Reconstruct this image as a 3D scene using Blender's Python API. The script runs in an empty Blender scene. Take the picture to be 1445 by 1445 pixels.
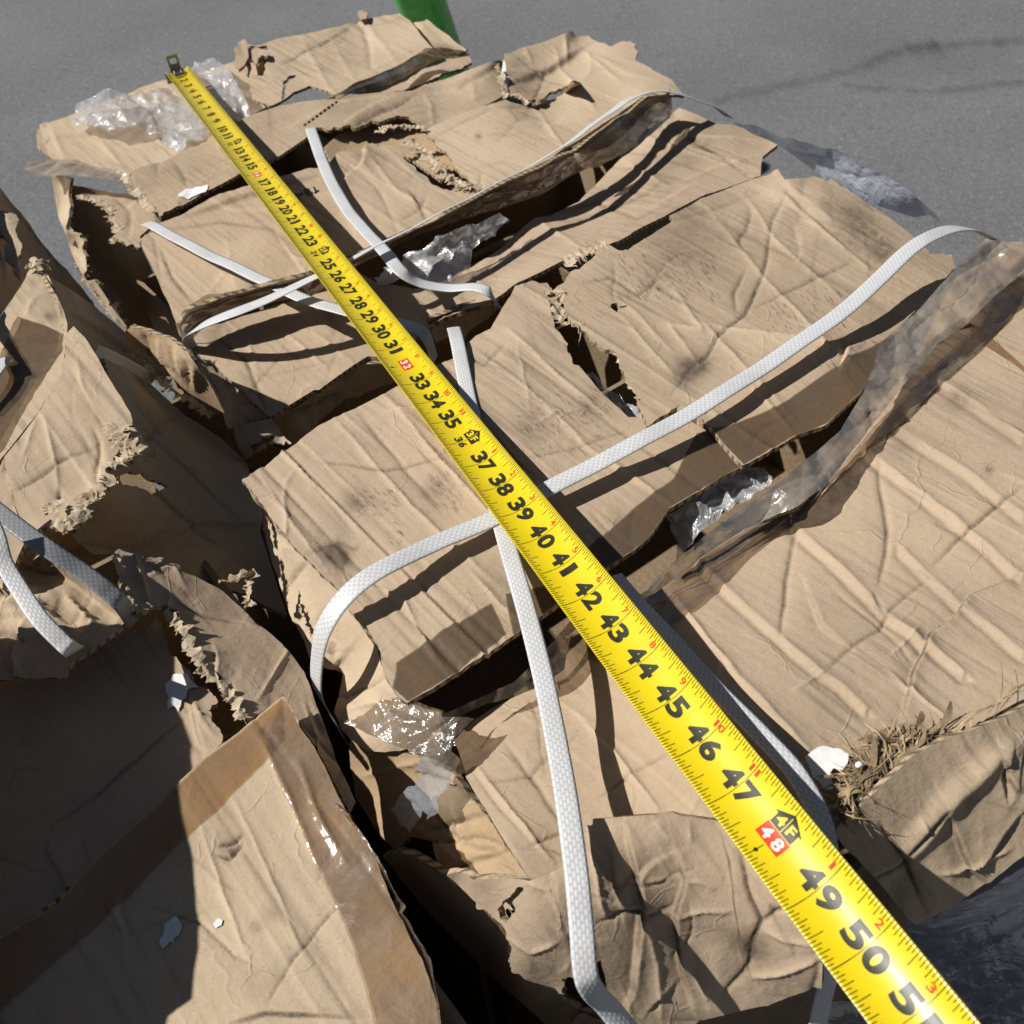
import bpy, math, random
import numpy as np
from mathutils import Vector, Matrix
from mathutils.geometry import delaunay_2d_cdt
random.seed(7)
RNG = np.random.default_rng(11)
sc = bpy.context.scene
col = sc.collection
rad = math.radians

# ------------------------------------------------------------------ camera
F = 1445.0
CAM = np.array([0.0, 0.0, 1.285])
up = np.array([-.05, .707, -.705]); up /= np.linalg.norm(up)
P = np.array([2738., 1632., 1445.]); P -= up*P.dot(up); P /= np.linalg.norm(P)
Q = np.cross(up, P)
if Q[2] < 0: Q = -Q
M = np.array([P, Q, up])              # rows: world axes expressed in (right, up, forward)
R_, U_, F_ = M[:, 0], M[:, 1], M[:, 2]

def rays(p):
    p = np.atleast_2d(np.asarray(p, float))
    c = np.column_stack([(p[:, 0]-722.5)/F, (722.5-p[:, 1])/F, np.ones(len(p))])
    return c @ M.T                    # unit forward depth
def at(px, py, z):
    r = rays([[px, py]])[0]
    return CAM + r*((z-CAM[2])/r[2])
def depth_k(p, z):
    r = rays(p); return (np.asarray(z)-CAM[2])/r[:, 2]

cd = bpy.data.cameras.new('camera'); cam = bpy.data.objects.new('camera', cd); col.objects.link(cam)
cd.sensor_width = 36; cd.lens = 36; cd.clip_start = .02; cd.clip_end = 400
mw = Matrix.Identity(4)
for i in range(3):
    mw[i][0] = R_[i]; mw[i][1] = U_[i]; mw[i][2] = -F_[i]; mw[i][3] = CAM[i]
cam.matrix_world = mw
cd.dof.use_dof = True; cd.dof.focus_distance = .60; cd.dof.aperture_fstop = 20
sc.camera = cam

# ------------------------------------------------------------------ light
Ls = np.array([-.8, .5, 1.0]); Ls /= np.linalg.norm(Ls)
sd = bpy.data.lights.new('sun', 'SUN'); so = bpy.data.objects.new('sun', sd); col.objects.link(so)
sd.energy = 4.9; sd.angle = rad(.53); sd.color = (1, .965, .91)
so.rotation_euler = Vector(Ls).to_track_quat('Z', 'Y').to_euler(); so.location = (-4, 2, 6)
w = bpy.data.worlds.new('World'); sc.world = w; w.use_nodes = True
nt = w.node_tree; nt.nodes.clear()
sky = nt.nodes.new('ShaderNodeTexSky'); sky.sky_type = 'NISHITA'; sky.sun_disc = False
sky.sun_elevation = math.asin(Ls[2]); sky.sun_rotation = math.atan2(Ls[0], Ls[1])
bg = nt.nodes.new('ShaderNodeBackground'); bg.inputs[1].default_value = .030
wo = nt.nodes.new('ShaderNodeOutputWorld')
nt.links.new(sky.outputs[0], bg.inputs[0]); nt.links.new(bg.outputs[0], wo.inputs[0])
sc.view_settings.view_transform = 'Standard'; sc.view_settings.look = 'None'
sc.render.engine = 'CYCLES'
sc.cycles.transparent_max_bounces = 8; sc.cycles.max_bounces = 5; sc.cycles.diffuse_bounces = 3; sc.cycles.use_adaptive_sampling = True; sc.cycles.adaptive_threshold = .025; sc.cycles.caustics_reflective = False; sc.cycles.caustics_refractive = False

# ------------------------------------------------------------------ material helpers
class NT:
    def __init__(s, name):
        s.m = bpy.data.materials.new(name); s.m.use_nodes = True
        s.t = s.m.node_tree; s.t.nodes.clear()
        s.out = s.n('ShaderNodeOutputMaterial')
    def n(s, t, **k):
        o = s.t.nodes.new(t)
        for a, b in k.items(): setattr(o, a, b)
        return o
    def set(s, sock, v):
        if hasattr(v, 'is_output'): s.t.links.new(v, sock)
        elif v is not None:
            if isinstance(v, (tuple, list)) and len(v) == 3 and len(sock.default_value) == 4: v = (*v, 1)
            sock.default_value = v
    def coord(s): return s.n('ShaderNodeTexCoord').outputs['Object']
    def mapping(s, vec, scale=(1, 1, 1), rot=(0, 0, 0), loc=(0, 0, 0)):
        o = s.n('ShaderNodeMapping'); s.set(o.inputs[0], vec)
        o.inputs['Scale'].default_value = scale; o.inputs['Rotation'].default_value = rot
        s.set(o.inputs['Location'], loc); return o.outputs[0]
    def noise(s, vec, scale, detail=3, rough=.55, dist=0):
        o = s.n('ShaderNodeTexNoise'); s.set(o.inputs['Vector'], vec)
        o.inputs['Scale'].default_value = scale; o.inputs['Detail'].default_value = detail
        o.inputs['Roughness'].default_value = rough; o.inputs['Distortion'].default_value = dist
        return o.outputs['Fac']
    def ramp(s, v, a, b, c0=0., c1=1.):
        o = s.n('ShaderNodeMapRange'); o.clamp = True; s.set(o.inputs[0], v)
        for i, q in enumerate((a, b, c0, c1)): o.inputs[i+1].default_value = q
        return o.outputs[0]
    def math(s, op, a, b=None):
        o = s.n('ShaderNodeMath', operation=op); s.set(o.inputs[0], a)
        if b is not None: s.set(o.inputs[1], b)
        return o.outputs[0]
    def mix(s, f, a, b, mode='MIX'):
        o = s.n('ShaderNodeMix', data_type='RGBA', blend_type=mode)
        s.set(o.inputs[0], f); s.set(o.inputs[6], a); s.set(o.inputs[7], b); return o.outputs[2]
    def attr(s, name): return s.n('ShaderNodeAttribute', attribute_name=name).outputs['Fac']
    def bump(s, h, dist, strength=1., prev=None):
        o = s.n('ShaderNodeBump'); s.set(o.inputs['Height'], h)
        o.inputs['Distance'].default_value = dist; o.inputs['Strength'].default_value = strength
        if prev is not None: s.set(o.inputs['Normal'], prev)
        return o.outputs[0]
    def bsdf(s, color, rough=.6, metal=0., spec=.5, normal=None, **k):
        o = s.n('ShaderNodeBsdfPrincipled'); s.set(o.inputs['Base Color'], color)
        s.set(o.inputs['Roughness'], rough); s.set(o.inputs['Metallic'], metal)
        s.set(o.inputs['Specular IOR Level'], spec)
        if normal is not None: s.set(o.inputs['Normal'], normal)
        for a, b in k.items(): s.set(o.inputs[a.replace('_', ' ')], b)
        return o.outputs[0]
    def end(s, sh): s.t.links.new(sh, s.out.inputs[0]); return s.m
    def mixsh(s, f, a, b):
        o = s.n('ShaderNodeMixShader'); s.set(o.inputs[0], f)
        s.t.links.new(a, o.inputs[1]); s.t.links.new(b, o.inputs[2]); return o.outputs[0]

def cardboard(name, c1=(.49, .372, .266), c2=(.42, .317, .226), stain=.6, streak=.6, spec=.2):
    g = NT(name); rnd = g.n('ShaderNodeObjectInfo').outputs['Random']
    off = g.n('ShaderNodeCombineXYZ'); g.set(off.inputs[0], g.math('MULTIPLY', rnd, 7.)); g.set(off.inputs[1], g.math('MULTIPLY', rnd, 13.))
    v = g.mapping(g.coord(), loc=off.outputs[0])
    c = g.mix(g.ramp(g.noise(v, 9, 5), .35, .65), c1, c2)
    fib = g.noise(g.mapping(v, (260, 420, 260)), 1, 4, .7)
    c = g.mix(g.ramp(fib, .3, .7, 0, .30), c, (.58, .455, .30))
    c = g.mix(g.ramp(g.noise(v, 700, 2, .5), .60, .72, 0, .35), c, (.22, .145, .085))
    # faint printed / rubbed streaks running along the flutes
    st = g.noise(g.mapping(v, (240, 9, 30)), 1, 5, .65)
    msk = g.ramp(g.noise(v, 7, 4, .6), .46, .62)
    c = g.mix(g.math('MULTIPLY', g.ramp(st, .50, .62), g.math('MULTIPLY', msk, streak)), c, (.17, .135, .10))
    # grey dirt
    dm = g.ramp(g.noise(v, 13, 7, .68, .6), .52, .76)
    c = g.mix(g.math('MULTIPLY', dm, stain*.55), c, (.17, .135, .10))
    c = g.mix(g.ramp(g.noise(v, 3.1, 3), .42, .62, 0, .30), c, (.50, .39, .26))
    sl_ = g.noise(g.mapping(v, (150, 1.6, 40)), 1, 3, .6)
    c = g.mix(g.ramp(sl_, .60, .70, 0, .13), c, (.60, .48, .33))
    c = g.mix(g.ramp(sl_, .40, .30, 0, .10), c, (.24, .175, .11))
    d = g.attr('dark_marks')  # dirt smudges at given spots, plus darker lines along creases and valleys
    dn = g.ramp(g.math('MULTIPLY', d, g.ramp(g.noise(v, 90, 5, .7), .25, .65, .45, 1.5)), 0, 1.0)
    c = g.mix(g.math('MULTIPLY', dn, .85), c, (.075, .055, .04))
    c = g.mix(g.math('MULTIPLY', g.ramp(g.attr('wear'), 0, 1), .55), c, (.62, .49, .35))
    # fine random creases: warped cell borders, broken up by a mask
    wv_ = g.n('ShaderNodeVectorMath', operation='ADD'); g.set(wv_.inputs[0], v)
    wn = g.n('ShaderNodeTexNoise'); g.set(wn.inputs['Vector'], v); wn.inputs['Scale'].default_value = 22; wn.inputs['Detail'].default_value = 3
    wsc = g.n('ShaderNodeVectorMath', operation='SCALE'); g.set(wsc.inputs[0], wn.outputs['Color']); wsc.inputs['Scale'].default_value = .035
    g.t.links.new(wsc.outputs[0], wv_.inputs[1])
    cr = None
    for sc_, lo, wd in ((17, .50, .018), (41, .54, .03)):
        vo = g.n('ShaderNodeTexVoronoi', feature='DISTANCE_TO_EDGE'); g.set(vo.inputs['Vector'], wv_.outputs[0]); vo.inputs['Scale'].default_value = sc_
        e_ = g.math('MULTIPLY', g.ramp(vo.outputs['Distance'], 0, wd, 1, 0), g.ramp(g.noise(v, sc_*.7, 3), lo, lo+.14))
        cr = e_ if cr is None else g.math('MAXIMUM', cr, e_)
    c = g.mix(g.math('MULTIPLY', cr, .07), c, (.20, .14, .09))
    sx = g.n('ShaderNodeSeparateXYZ'); g.set(sx.inputs[0], g.coord())
    fl = g.math('SINE', g.math('MULTIPLY', sx.outputs[0], 2*math.pi/.0072))
    nb = g.bump(fl, .00012, .30)
    nb = g.bump(cr, .0007, .45, nb)
    sl = g.noise(g.mapping(v, (48, .9, 20)), 1, 3, .5)
    nb = g.bump(sl, .0016, .38, nb)
    nb = g.bump(g.noise(v, 160, 6, .7), .0008, .75, nb)
    nb = g.bump(fib, .0003, .5, nb)
    return g.end(g.bsdf(c, .82, 0, spec, nb))

M_CARD = cardboard('cardboard')
M_CARD2 = cardboard('cardboard_dirty', (.45, .344, .239), (.38, .289, .2), .75, .6)
M_CARD3 = cardboard('cardboard_clean', (.57, .448, .315), (.50, .388, .269), .35, .6)
M_CARDD = cardboard('cardboard_shade', (.17, .115, .065), (.12, .08, .045), .4, .2)  # same board, with the shade of gaps and interiors put into the colour
M_CARDW = cardboard('cardboard_warm', (.47, .325, .19), (.40, .27, .155), .5, .3)

def edge_mat():
    g = NT('cardboard_edge'); v = g.coord()
    sx = g.n('ShaderNodeSeparateXYZ'); g.set(sx.inputs[0], v)
    w_ = g.math('SINE', g.math('MULTIPLY', g.math('ADD', sx.outputs[0], g.math('MULTIPLY', sx.outputs[1], .83)), 2*math.pi/.0068))
    c = g.mix(g.ramp(g.noise(v, 350, 3), .35, .65), (.33, .25, .16), (.56, .45, .31))
    c = g.mix(g.ramp(w_, -.1, .7, 0, .75), c, (.075, .05, .03))
    return g.end(g.bsdf(c, .9, 0, .1, g.bump(g.noise(v, 500, 3), .001, .8)))
M_EDGE = edge_mat()
def torn_mat():
    g = NT('torn_paper'); v = g.coord()
    c = g.mix(g.ramp(g.noise(v, 60, 4), .35, .65), (.62, .51, .37), (.42, .32, .21))
    c = g.mix(g.ramp(g.noise(v, 40, 5, .7), .60, .70), c, (.13, .10, .07))
    c = g.mix(g.ramp(g.noise(g.mapping(v, (300, 900, 300)), 1, 3, .6), .55, .7, 0, .5), c, (.72, .62, .48))
    return g.end(g.bsdf(c, .95, 0, .05, g.bump(g.noise(v, 420, 5, .7), .0012, .9)))
M_TORN = torn_mat()
def crinkle(g, v, sc_, dist, nb):
    vo = g.n('ShaderNodeTexVoronoi', feature='F2'); vo2 = g.n('ShaderNodeTexVoronoi', feature='F1')
    w_ = g.n('ShaderNodeVectorMath', operation='ADD'); n_ = g.n('ShaderNodeTexNoise'); n_.inputs['Scale'].default_value = sc_*.8; g.set(n_.inputs['Vector'], v)
    k_ = g.n('ShaderNodeVectorMath', operation='SCALE'); g.t.links.new(n_.outputs['Color'], k_.inputs[0]); k_.inputs['Scale'].default_value = .9/sc_
    g.set(w_.inputs[0], v); g.t.links.new(k_.outputs[0], w_.inputs[1])
    for o in (vo, vo2): g.t.links.new(w_.outputs[0], o.inputs['Vector']); o.inputs['Scale'].default_value = sc_
    return g.bump(g.math('SUBTRACT', vo.outputs['Distance'], vo2.outputs['Distance']), dist, .8, nb)
def film_mat(name, alpha, tint=(.93, .94, .96), white=.5, hue=(1, 1, 1.02), rough=.14, sheen=.20, scale=50):
    g = NT(name); v = g.coord()
    nb = g.bump(g.noise(v, scale, 5, .6, 1.2), .006, .75)
    nb = g.bump(g.noise(g.mapping(v, (.4, 1., .7), (0, 0, .6)), scale*3, 3, .5, .4), .0012, .5, nb)
    nb = crinkle(g, g.mapping(v, (.45, 1., .7), (0, 0, .6)), scale*.6, .0034, nb)
    tr = g.n('ShaderNodeBsdfTransparent'); tr.inputs[0].default_value = (*tint, 1)
    df = g.bsdf(tuple(white*q for q in hue), .4, 0, .5, nb)
    tl = g.n('ShaderNodeBsdfTranslucent'); tl.inputs[0].default_value = (*[white*q for q in hue], 1)
    gl = g.n('ShaderNodeBsdfGlossy'); gl.inputs['Roughness'].default_value = rough; gl.inputs[0].default_value = (1, 1, 1, 1); g.set(gl.inputs['Normal'], nb)
    body = g.mixsh(.3, df, tl.outputs[0])
    a = g.ramp(g.noise(v, scale*.6, 4, .65), .3, .75, max(0, alpha-.22), min(1, alpha+.25))
    s = g.mixsh(a, tr.outputs[0], body)
    lw = g.n('ShaderNodeLayerWeight'); lw.inputs[0].default_value = .35; g.set(lw.inputs['Normal'], nb)
    s = g.mixsh(g.ramp(lw.outputs['Facing'], 0, 1, sheen*.45, sheen*1.9), s, gl.outputs[0])
    return g.end(s)
M_FILM = film_mat('plastic_film', .50, white=.92, rough=.2)
M_FILM2 = film_mat('plastic_wrap', .44, white=.72, hue=(.9, .97, 1.08), scale=30)
M_FILMB = film_mat('plastic_sheet_bluish', .80, white=.92, hue=(.86, .95, 1.08), scale=35)
M_FILMT = film_mat('packing_tape_loose', .52, (.80, .70, .58), .34, (1.06, .88, .68), .12, .24, 45)
def ptape(name, tint, body, a, sheen, rough=.12, crk=0.):
    g = NT(name); v = g.coord()
    nb = g.bump(g.noise(v, 55, 4, .6, .8), .003, .45)
    if crk: nb = crinkle(g, g.mapping(v, (.5, 1., .7), (0, 0, -.5)), 46, crk, nb)
    tr = g.n('ShaderNodeBsdfTransparent'); tr.inputs[0].default_value = (*tint, 1)
    df = g.bsdf(body, .5, 0, .3, nb)
    gl = g.n('ShaderNodeBsdfGlossy'); gl.inputs['Roughness'].default_value = rough; g.set(gl.inputs['Normal'], nb)
    s = g.mixsh(g.ramp(g.noise(v, 40, 6, .7), .35, .7, max(0, a-.2), a+.25), tr.outputs[0], df)
    s = g.mixsh(g.ramp(g.noise(v, 18, 3), .4, .62, sheen*.25, sheen), s, gl.outputs[0])
    return g.end(s)
M_PT = ptape('packing_tape_brown', (.82, .70, .56), (.36, .25, .15), .25, .10)
M_PTS = ptape('packing_tape_shiny', (.80, .70, .58), (.40, .31, .22), .35, .42, .20, .0065)
M_PTF = ptape('packing_tape_fin', (.80, .72, .62), (.43, .36, .28), .62, .44, .22, .0065)
M_PTL = ptape('packing_tape_edge', (.82, .72, .60), (.40, .31, .22), .3, .20, .22, .0022)
M_PTD = ptape('packing_tape_dirty', (.62, .55, .46), (.15, .115, .085), .42, .02, .4)

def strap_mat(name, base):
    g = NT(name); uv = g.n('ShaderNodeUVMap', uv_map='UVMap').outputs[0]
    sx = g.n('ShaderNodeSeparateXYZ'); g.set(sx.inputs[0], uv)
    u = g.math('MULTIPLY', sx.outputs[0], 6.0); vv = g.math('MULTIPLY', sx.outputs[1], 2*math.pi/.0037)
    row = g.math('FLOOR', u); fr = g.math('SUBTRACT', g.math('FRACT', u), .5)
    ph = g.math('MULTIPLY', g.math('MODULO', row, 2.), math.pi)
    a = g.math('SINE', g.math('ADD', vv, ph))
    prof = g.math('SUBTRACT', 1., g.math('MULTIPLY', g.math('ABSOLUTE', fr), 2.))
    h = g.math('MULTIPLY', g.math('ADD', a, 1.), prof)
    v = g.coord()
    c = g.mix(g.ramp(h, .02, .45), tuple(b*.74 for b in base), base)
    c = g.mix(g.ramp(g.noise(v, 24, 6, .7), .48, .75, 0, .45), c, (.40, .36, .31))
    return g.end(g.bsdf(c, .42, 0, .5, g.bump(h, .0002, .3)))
M_STRAP = strap_mat('woven_strap', (.70, .71, .725))
M_STRAPG = strap_mat('grey_strap_shaded', (.30, .31, .33))  # greyish strap made darker: its shade is put into the colour

def plain(name, c, rough=.5, metal=0., spec=.5, nscale=200, var=.12, bump=.0003, **k):
    g = NT(name); v = g.coord()
    cc = g.mix(g.ramp(g.noise(v, nscale, 4), .3, .7), tuple(max(0, x*(1-var)) for x in c), tuple(min(1, x*(1+var)) for x in c))
    return g.end(g.bsdf(cc, rough, metal, spec, g.bump(g.noise(v, nscale*2, 3), bump, .5), **k))
def blade_mat():
    g = NT('blade_yellow'); v = g.coord()
    c = g.mix(g.ramp(g.noise(v, 40, 5, .65), .35, .7), (.80, .62, .004), (.76, .575, .006))
    c = g.mix(g.ramp(g.noise(v, 70, 6, .75), .58, .74, 0, .28), c, (.42, .33, .05))
    c = g.mix(g.ramp(g.noise(g.mapping(v, (400, 30, 400), (0, 0, -.22)), 1, 3, .6), .62, .74, 0, .22), c, (.50, .40, .06))
    r = g.ramp(g.noise(v, 55, 4, .6), .3, .7, .28, .42)
    return g.end(g.bsdf(c, r, 0, .5, g.bump(g.noise(v, 900, 2, .5), .00012, .35), Coat_Weight=1., Coat_Roughness=.15))
M_YEL = blade_mat()
M_BLK = plain('print_black', (.028, .028, .014), .38, 0, .45, 300, .2, .00002)
M_RED = plain('print_red', (.78, .055, .012), .35, 0, .5, 300, .1, .00002)
M_WHT = plain('print_white', (.82, .80, .70), .35, 0, .5, 300, .05, .00002)
M_STEEL = plain('hook_steel', (.55, .53, .48), .25, 1., .5, 300, .2, .0002)
M_DSTEEL = plain('hook_dark_steel', (.27, .255, .22), .38, .7, .5, 300, .2, .0002)
M_GREEN = plain('green_paint', (.10, .50, .07), .34, 0, .5, 40, .2, .0005)
M_PAPER = plain('white_paper', (.80, .80, .78), .8, 0, .2, 220, .06, .0006)
M_STRAW = plain('dry_straw', (.42, .31, .17), .6, 0, .3, 60, .6, .0004)
M_STRAWD = plain('dry_leaf', (.20, .145, .09), .8, 0, .2, 120, .5, .0006)
M_BLUE = plain('dark_blue_plastic', (.09, .11, .15), .35, 0, .5, 60, .3, .0008)
def smudge_mat():
    g = NT('rubbed_ink'); v = g.coord(); tr = g.n('ShaderNodeBsdfTransparent')
    return g.end(g.mixsh(g.ramp(g.noise(v, 260, 4, .7), .36, .7, .02, .34), tr.outputs[0], g.bsdf((.10, .085, .08), .85, 0, .1)))
M_SMUDGE = smudge_mat()
M_INK = plain('ink', (.06, .05, .045), .8, 0, .1, 400, .3, .0001)

def asphalt():
    g = NT('asphalt'); v = g.coord()
    c = g.mix(g.ramp(g.noise(v, 1.3, 5), .35, .65), (.160, .164, .172), (.196, .200, .208))
    agg = g.n('ShaderNodeTexVoronoi'); g.set(agg.inputs['Vector'], v); agg.inputs['Scale'].default_value = 95
    c = g.mix(g.ramp(agg.outputs['Distance'], .1, .55, .35, 0), c, (.33, .325, .315))
    sp = g.noise(v, 75, 2, .6); c = g.mix(g.ramp(sp, .60, .72, 0, .6), c, (.40, .39, .37))
    c = g.mix(g.ramp(g.noise(v, 45, 3, .6), .58, .75, 0, .7), c, (.075, .075, .077))
    c = g.mix(g.ramp(g.noise(v, .8, 6, .7), .5, .7, 0, .35), c, (.12, .12, .122))
    return g.end(g.bsdf(c, .88, 0, .25, g.bump(g.noise(v, 130, 5, .7), .006, .8)))
M_ASPH = asphalt()
def tar():
    g = NT('tar_crack'); v = g.coord()
    df = g.bsdf((.045, .045, .048), .8, 0, .2)
    tr = g.n('ShaderNodeBsdfTransparent')
    a = g.math('MULTIPLY', g.attr('fade'), g.ramp(g.noise(v, 16, 7, .8), .34, .66, 0, .38))
    return g.end(g.mixsh(a, tr.outputs[0], df))
M_TAR = tar()

# ------------------------------------------------------------------ scene-graph helpers
def thing(name, label, cat, loc=(0, 0, 0), group=None, kind=None):
    o = bpy.data.objects.new(name, None); col.objects.link(o); o.empty_display_size = .05
    o.location = loc; o['label'] = label; o['category'] = cat
    if group: o['group'] = group
    if kind: o['kind'] = kind
    return o
def tag(o, label, cat, group=None, kind=None):
    o['label'] = label; o['category'] = cat
    if group: o['group'] = group
    if kind: o['kind'] = kind
    return o
def mesh(name, V, Fs, mats, parent=None, fm=None, smooth=True, attrs=None, uv=None, label=None):
    V = np.asarray(V, float)
    loc = np.array(parent.location) if parent is not None else np.zeros(3)
    if parent is not None and parent.parent is not None: loc = loc+np.array(parent.parent.location)
    me = bpy.data.meshes.new(name)
    me.from_pydata((V-loc).tolist(), [], [tuple(int(i) for i in f) for f in Fs])
    for m in (mats if isinstance(mats, (list, tuple)) else [mats]): me.materials.append(m)
    if fm is not None: me.polygons.foreach_set('material_index', np.asarray(fm, np.int32))
    if smooth: me.polygons.foreach_set('use_smooth', np.ones(len(me.polygons), bool))
    for k, a in (attrs or {}).items():
        at_ = me.attributes.new(k, 'FLOAT', 'POINT'); at_.data.foreach_set('value', np.asarray(a, np.float32))
    if uv is not None:
        l = me.uv_layers.new(name='UVMap'); li = np.zeros(len(me.loops), np.int32); me.loops.foreach_get('vertex_index', li)
        l.data.foreach_set('uv', np.asarray(uv, np.float32)[li].ravel())
    me.update()
    o = bpy.data.objects.new(name, me); col.objects.link(o)
    if parent is not None: o.parent = parent
    if label: o['label'] = label
    return o
def base_of(pts):
    c = np.mean([at(*p) for p in pts], axis=0); return (float(c[0]), float(c[1]), 0.0)

# ------------------------------------------------------------------ numpy noise
_perm = np.random.default_rng(3).permutation(4096)
def _h(ix, iy, iz): return _perm[(_perm[(_perm[ix & 4095]+iy) & 4095]+iz) & 4095]
_g = np.random.default_rng(5).normal(size=(4096, 3)); _g /= np.linalg.norm(_g, axis=1)[:, None]
def perlin(p):
    p = np.asarray(p, float); i = np.floor(p).astype(int); f = p-i; u = f*f*f*(f*(f*6-15)+10); r = 0
    for dx in (0, 1):
        for dy in (0, 1):
            for dz in (0, 1):
                gr = _g[_h(i[:, 0]+dx, i[:, 1]+dy, i[:, 2]+dz)]
                d = np.einsum('ij,ij->i', gr, f-np.array([dx, dy, dz]))
                wt = (u[:, 0] if dx else 1-u[:, 0])*(u[:, 1] if dy else 1-u[:, 1])*(u[:, 2] if dz else 1-u[:, 2])
                r = r+d*wt
    return r
def fbm(p, o=4):
    s = 0; a = 1.
    for k in range(o): s = s+a*perlin(p*2.03**k+17.3*k); a *= .5
    return s
def ridged(p): return np.abs(perlin(p))

# ------------------------------------------------------------------ outlines given as pixel + height
TILE = dict(A=(0, 0, .346), B=(450, 0, .346), C=(945, 0, .346), D=(0, 450, .346), E=(450, 450, .346), F=(945, 450, .346),
            G=(0, 945, .346), H=(450, 945, .346), I=(945, 945, .346), J=(0, 240, .2076), K=(0, 620, .2076), N=(320, 0, .2768),
            S=(200, 60, .1384), p=(0, 0, 1.))
def pts(z, s):
    """'T x,y[,dz_cm][r] ...' -> [(px, py, z, torn)]; T switches the tile the numbers were read in"""
    o = []; t = TILE['p']
    for k in s.split():
        if k in TILE: t = TILE[k]; continue
        torn = k.endswith('r'); v = [float(q) for q in k.rstrip('r').split(',')]
        o.append((t[0]+v[0]*t[2], t[1]+v[1]*t[2], z+(v[2]/100 if len(v) > 2 else 0), torn))
    return o
def xy(s): return [(a, b) for a, b, c, d in pts(0, s)]

def lin(z0, z1, x0, x1, s):
    return [(a, b, z0+(z1-z0)*(a-x0)/(x1-x0), t) for a, b, c, t in pts(0, s)]
class Surf:
    def __init__(s, ctrl):
        c = np.array([[q[0], q[1], q[2]] for q in ctrl]); 
        # merge near-duplicates
        keep = []
        for i in range(len(c)):
            if all(np.hypot(*(c[i, :2]-c[j, :2])) > 4 for j in keep): keep.append(i)
        c = c[keep]; s.p = c[:, :2]/500.; k = depth_k(c[:, :2], c[:, 2]); v = 1/k
        n = len(c); A = np.zeros((n+3, n+3)); A[:n, :n] = s.U(s.p, s.p)+np.eye(n)*3e-3
        A[:n, n] = 1; A[:n, n+1:] = s.p; A[n, :n] = 1; A[n+1:, :n] = s.p.T
        s.w = np.linalg.lstsq(A, np.concatenate([v, np.zeros(3)]), rcond=None)[0]; s.n = n
    def U(s, a, b):
        d = np.sum((a[:, None]-b[None])**2, axis=2); return np.where(d > 1e-12, d*np.log(d+1e-12), 0)
    def inv(s, q):
        q = np.atleast_2d(q)/500.; return s.U(q, s.p) @ s.w[:s.n]+s.w[s.n]+q @ s.w[s.n+1:]
    def pos(s, q): 
        q = np.atleast_2d(np.asarray(q, float)); return CAM+rays(q)/np.maximum(s.inv(q), .05)[:, None]
    def nrm(s, q):
        q = np.atleast_2d(np.asarray(q, float)); e = 1.5
        a = s.pos(q+[e, 0])-s.pos(q-[e, 0]); b = s.pos(q+[0, e])-s.pos(q-[0, e])
        n = np.cross(a, b); n /= np.linalg.norm(n, axis=1)[:, None]
        sg = np.sign(np.einsum('ij,ij->i', n, CAM-s.pos(q))); return n*sg[:, None]

def seg_dist(q, poly):
    """distance, signed side and running parameter of points q to a polyline"""
    best = np.full(len(q), 1e9); side = np.zeros(len(q)); tt = np.zeros(len(q)); L = 0; tot = sum(np.hypot(*(np.subtract(poly[i+1], poly[i]))) for i in range(len(poly)-1))
    for i in range(len(poly)-1):
        a = np.array(poly[i], float); b = np.array(poly[i+1], float); d = b-a; l = np.hypot(*d)+1e-9
        t = np.clip(((q-a) @ d)/l**2, 0, 1); r = q-(a+t[:, None]*d); dist = np.hypot(r[:, 0], r[:, 1])
        m = dist < best; best[m] = dist[m]; side[m] = np.sign(d[0]*r[m, 1]-d[1]*r[m, 0]); tt[m] = (L+t[m]*l)/tot; L += l
    return best, side, tt

def frac_edge(a, b, step, amp, rng):
    d = np.subtract(b, a); n = max(1, int(np.hypot(*d)/step)); o = []
    if n == 1: return [tuple(a)]
    x = np.linspace(0, 1, n+1)[:-1]; perp = np.array([-d[1], d[0]])/(np.hypot(*d)+1e-9)
    h = np.zeros(n)
    for k in range(5):
        m = max(2, int(n*step/(90/2.1**k)))+1
        h += np.interp(x, np.linspace(0, 1, m), rng.normal(size=m))*(.55**k)
    h *= amp*np.minimum(1, np.minimum(x, 1-x)*n*.5)
    h += rng.normal(size=n)*amp*.18
    for t, hh in zip(x, h): o.append((a[0]+d[0]*t+perp[0]*hh, a[1]+d[1]*t+perp[1]*hh))
    return o

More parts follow.
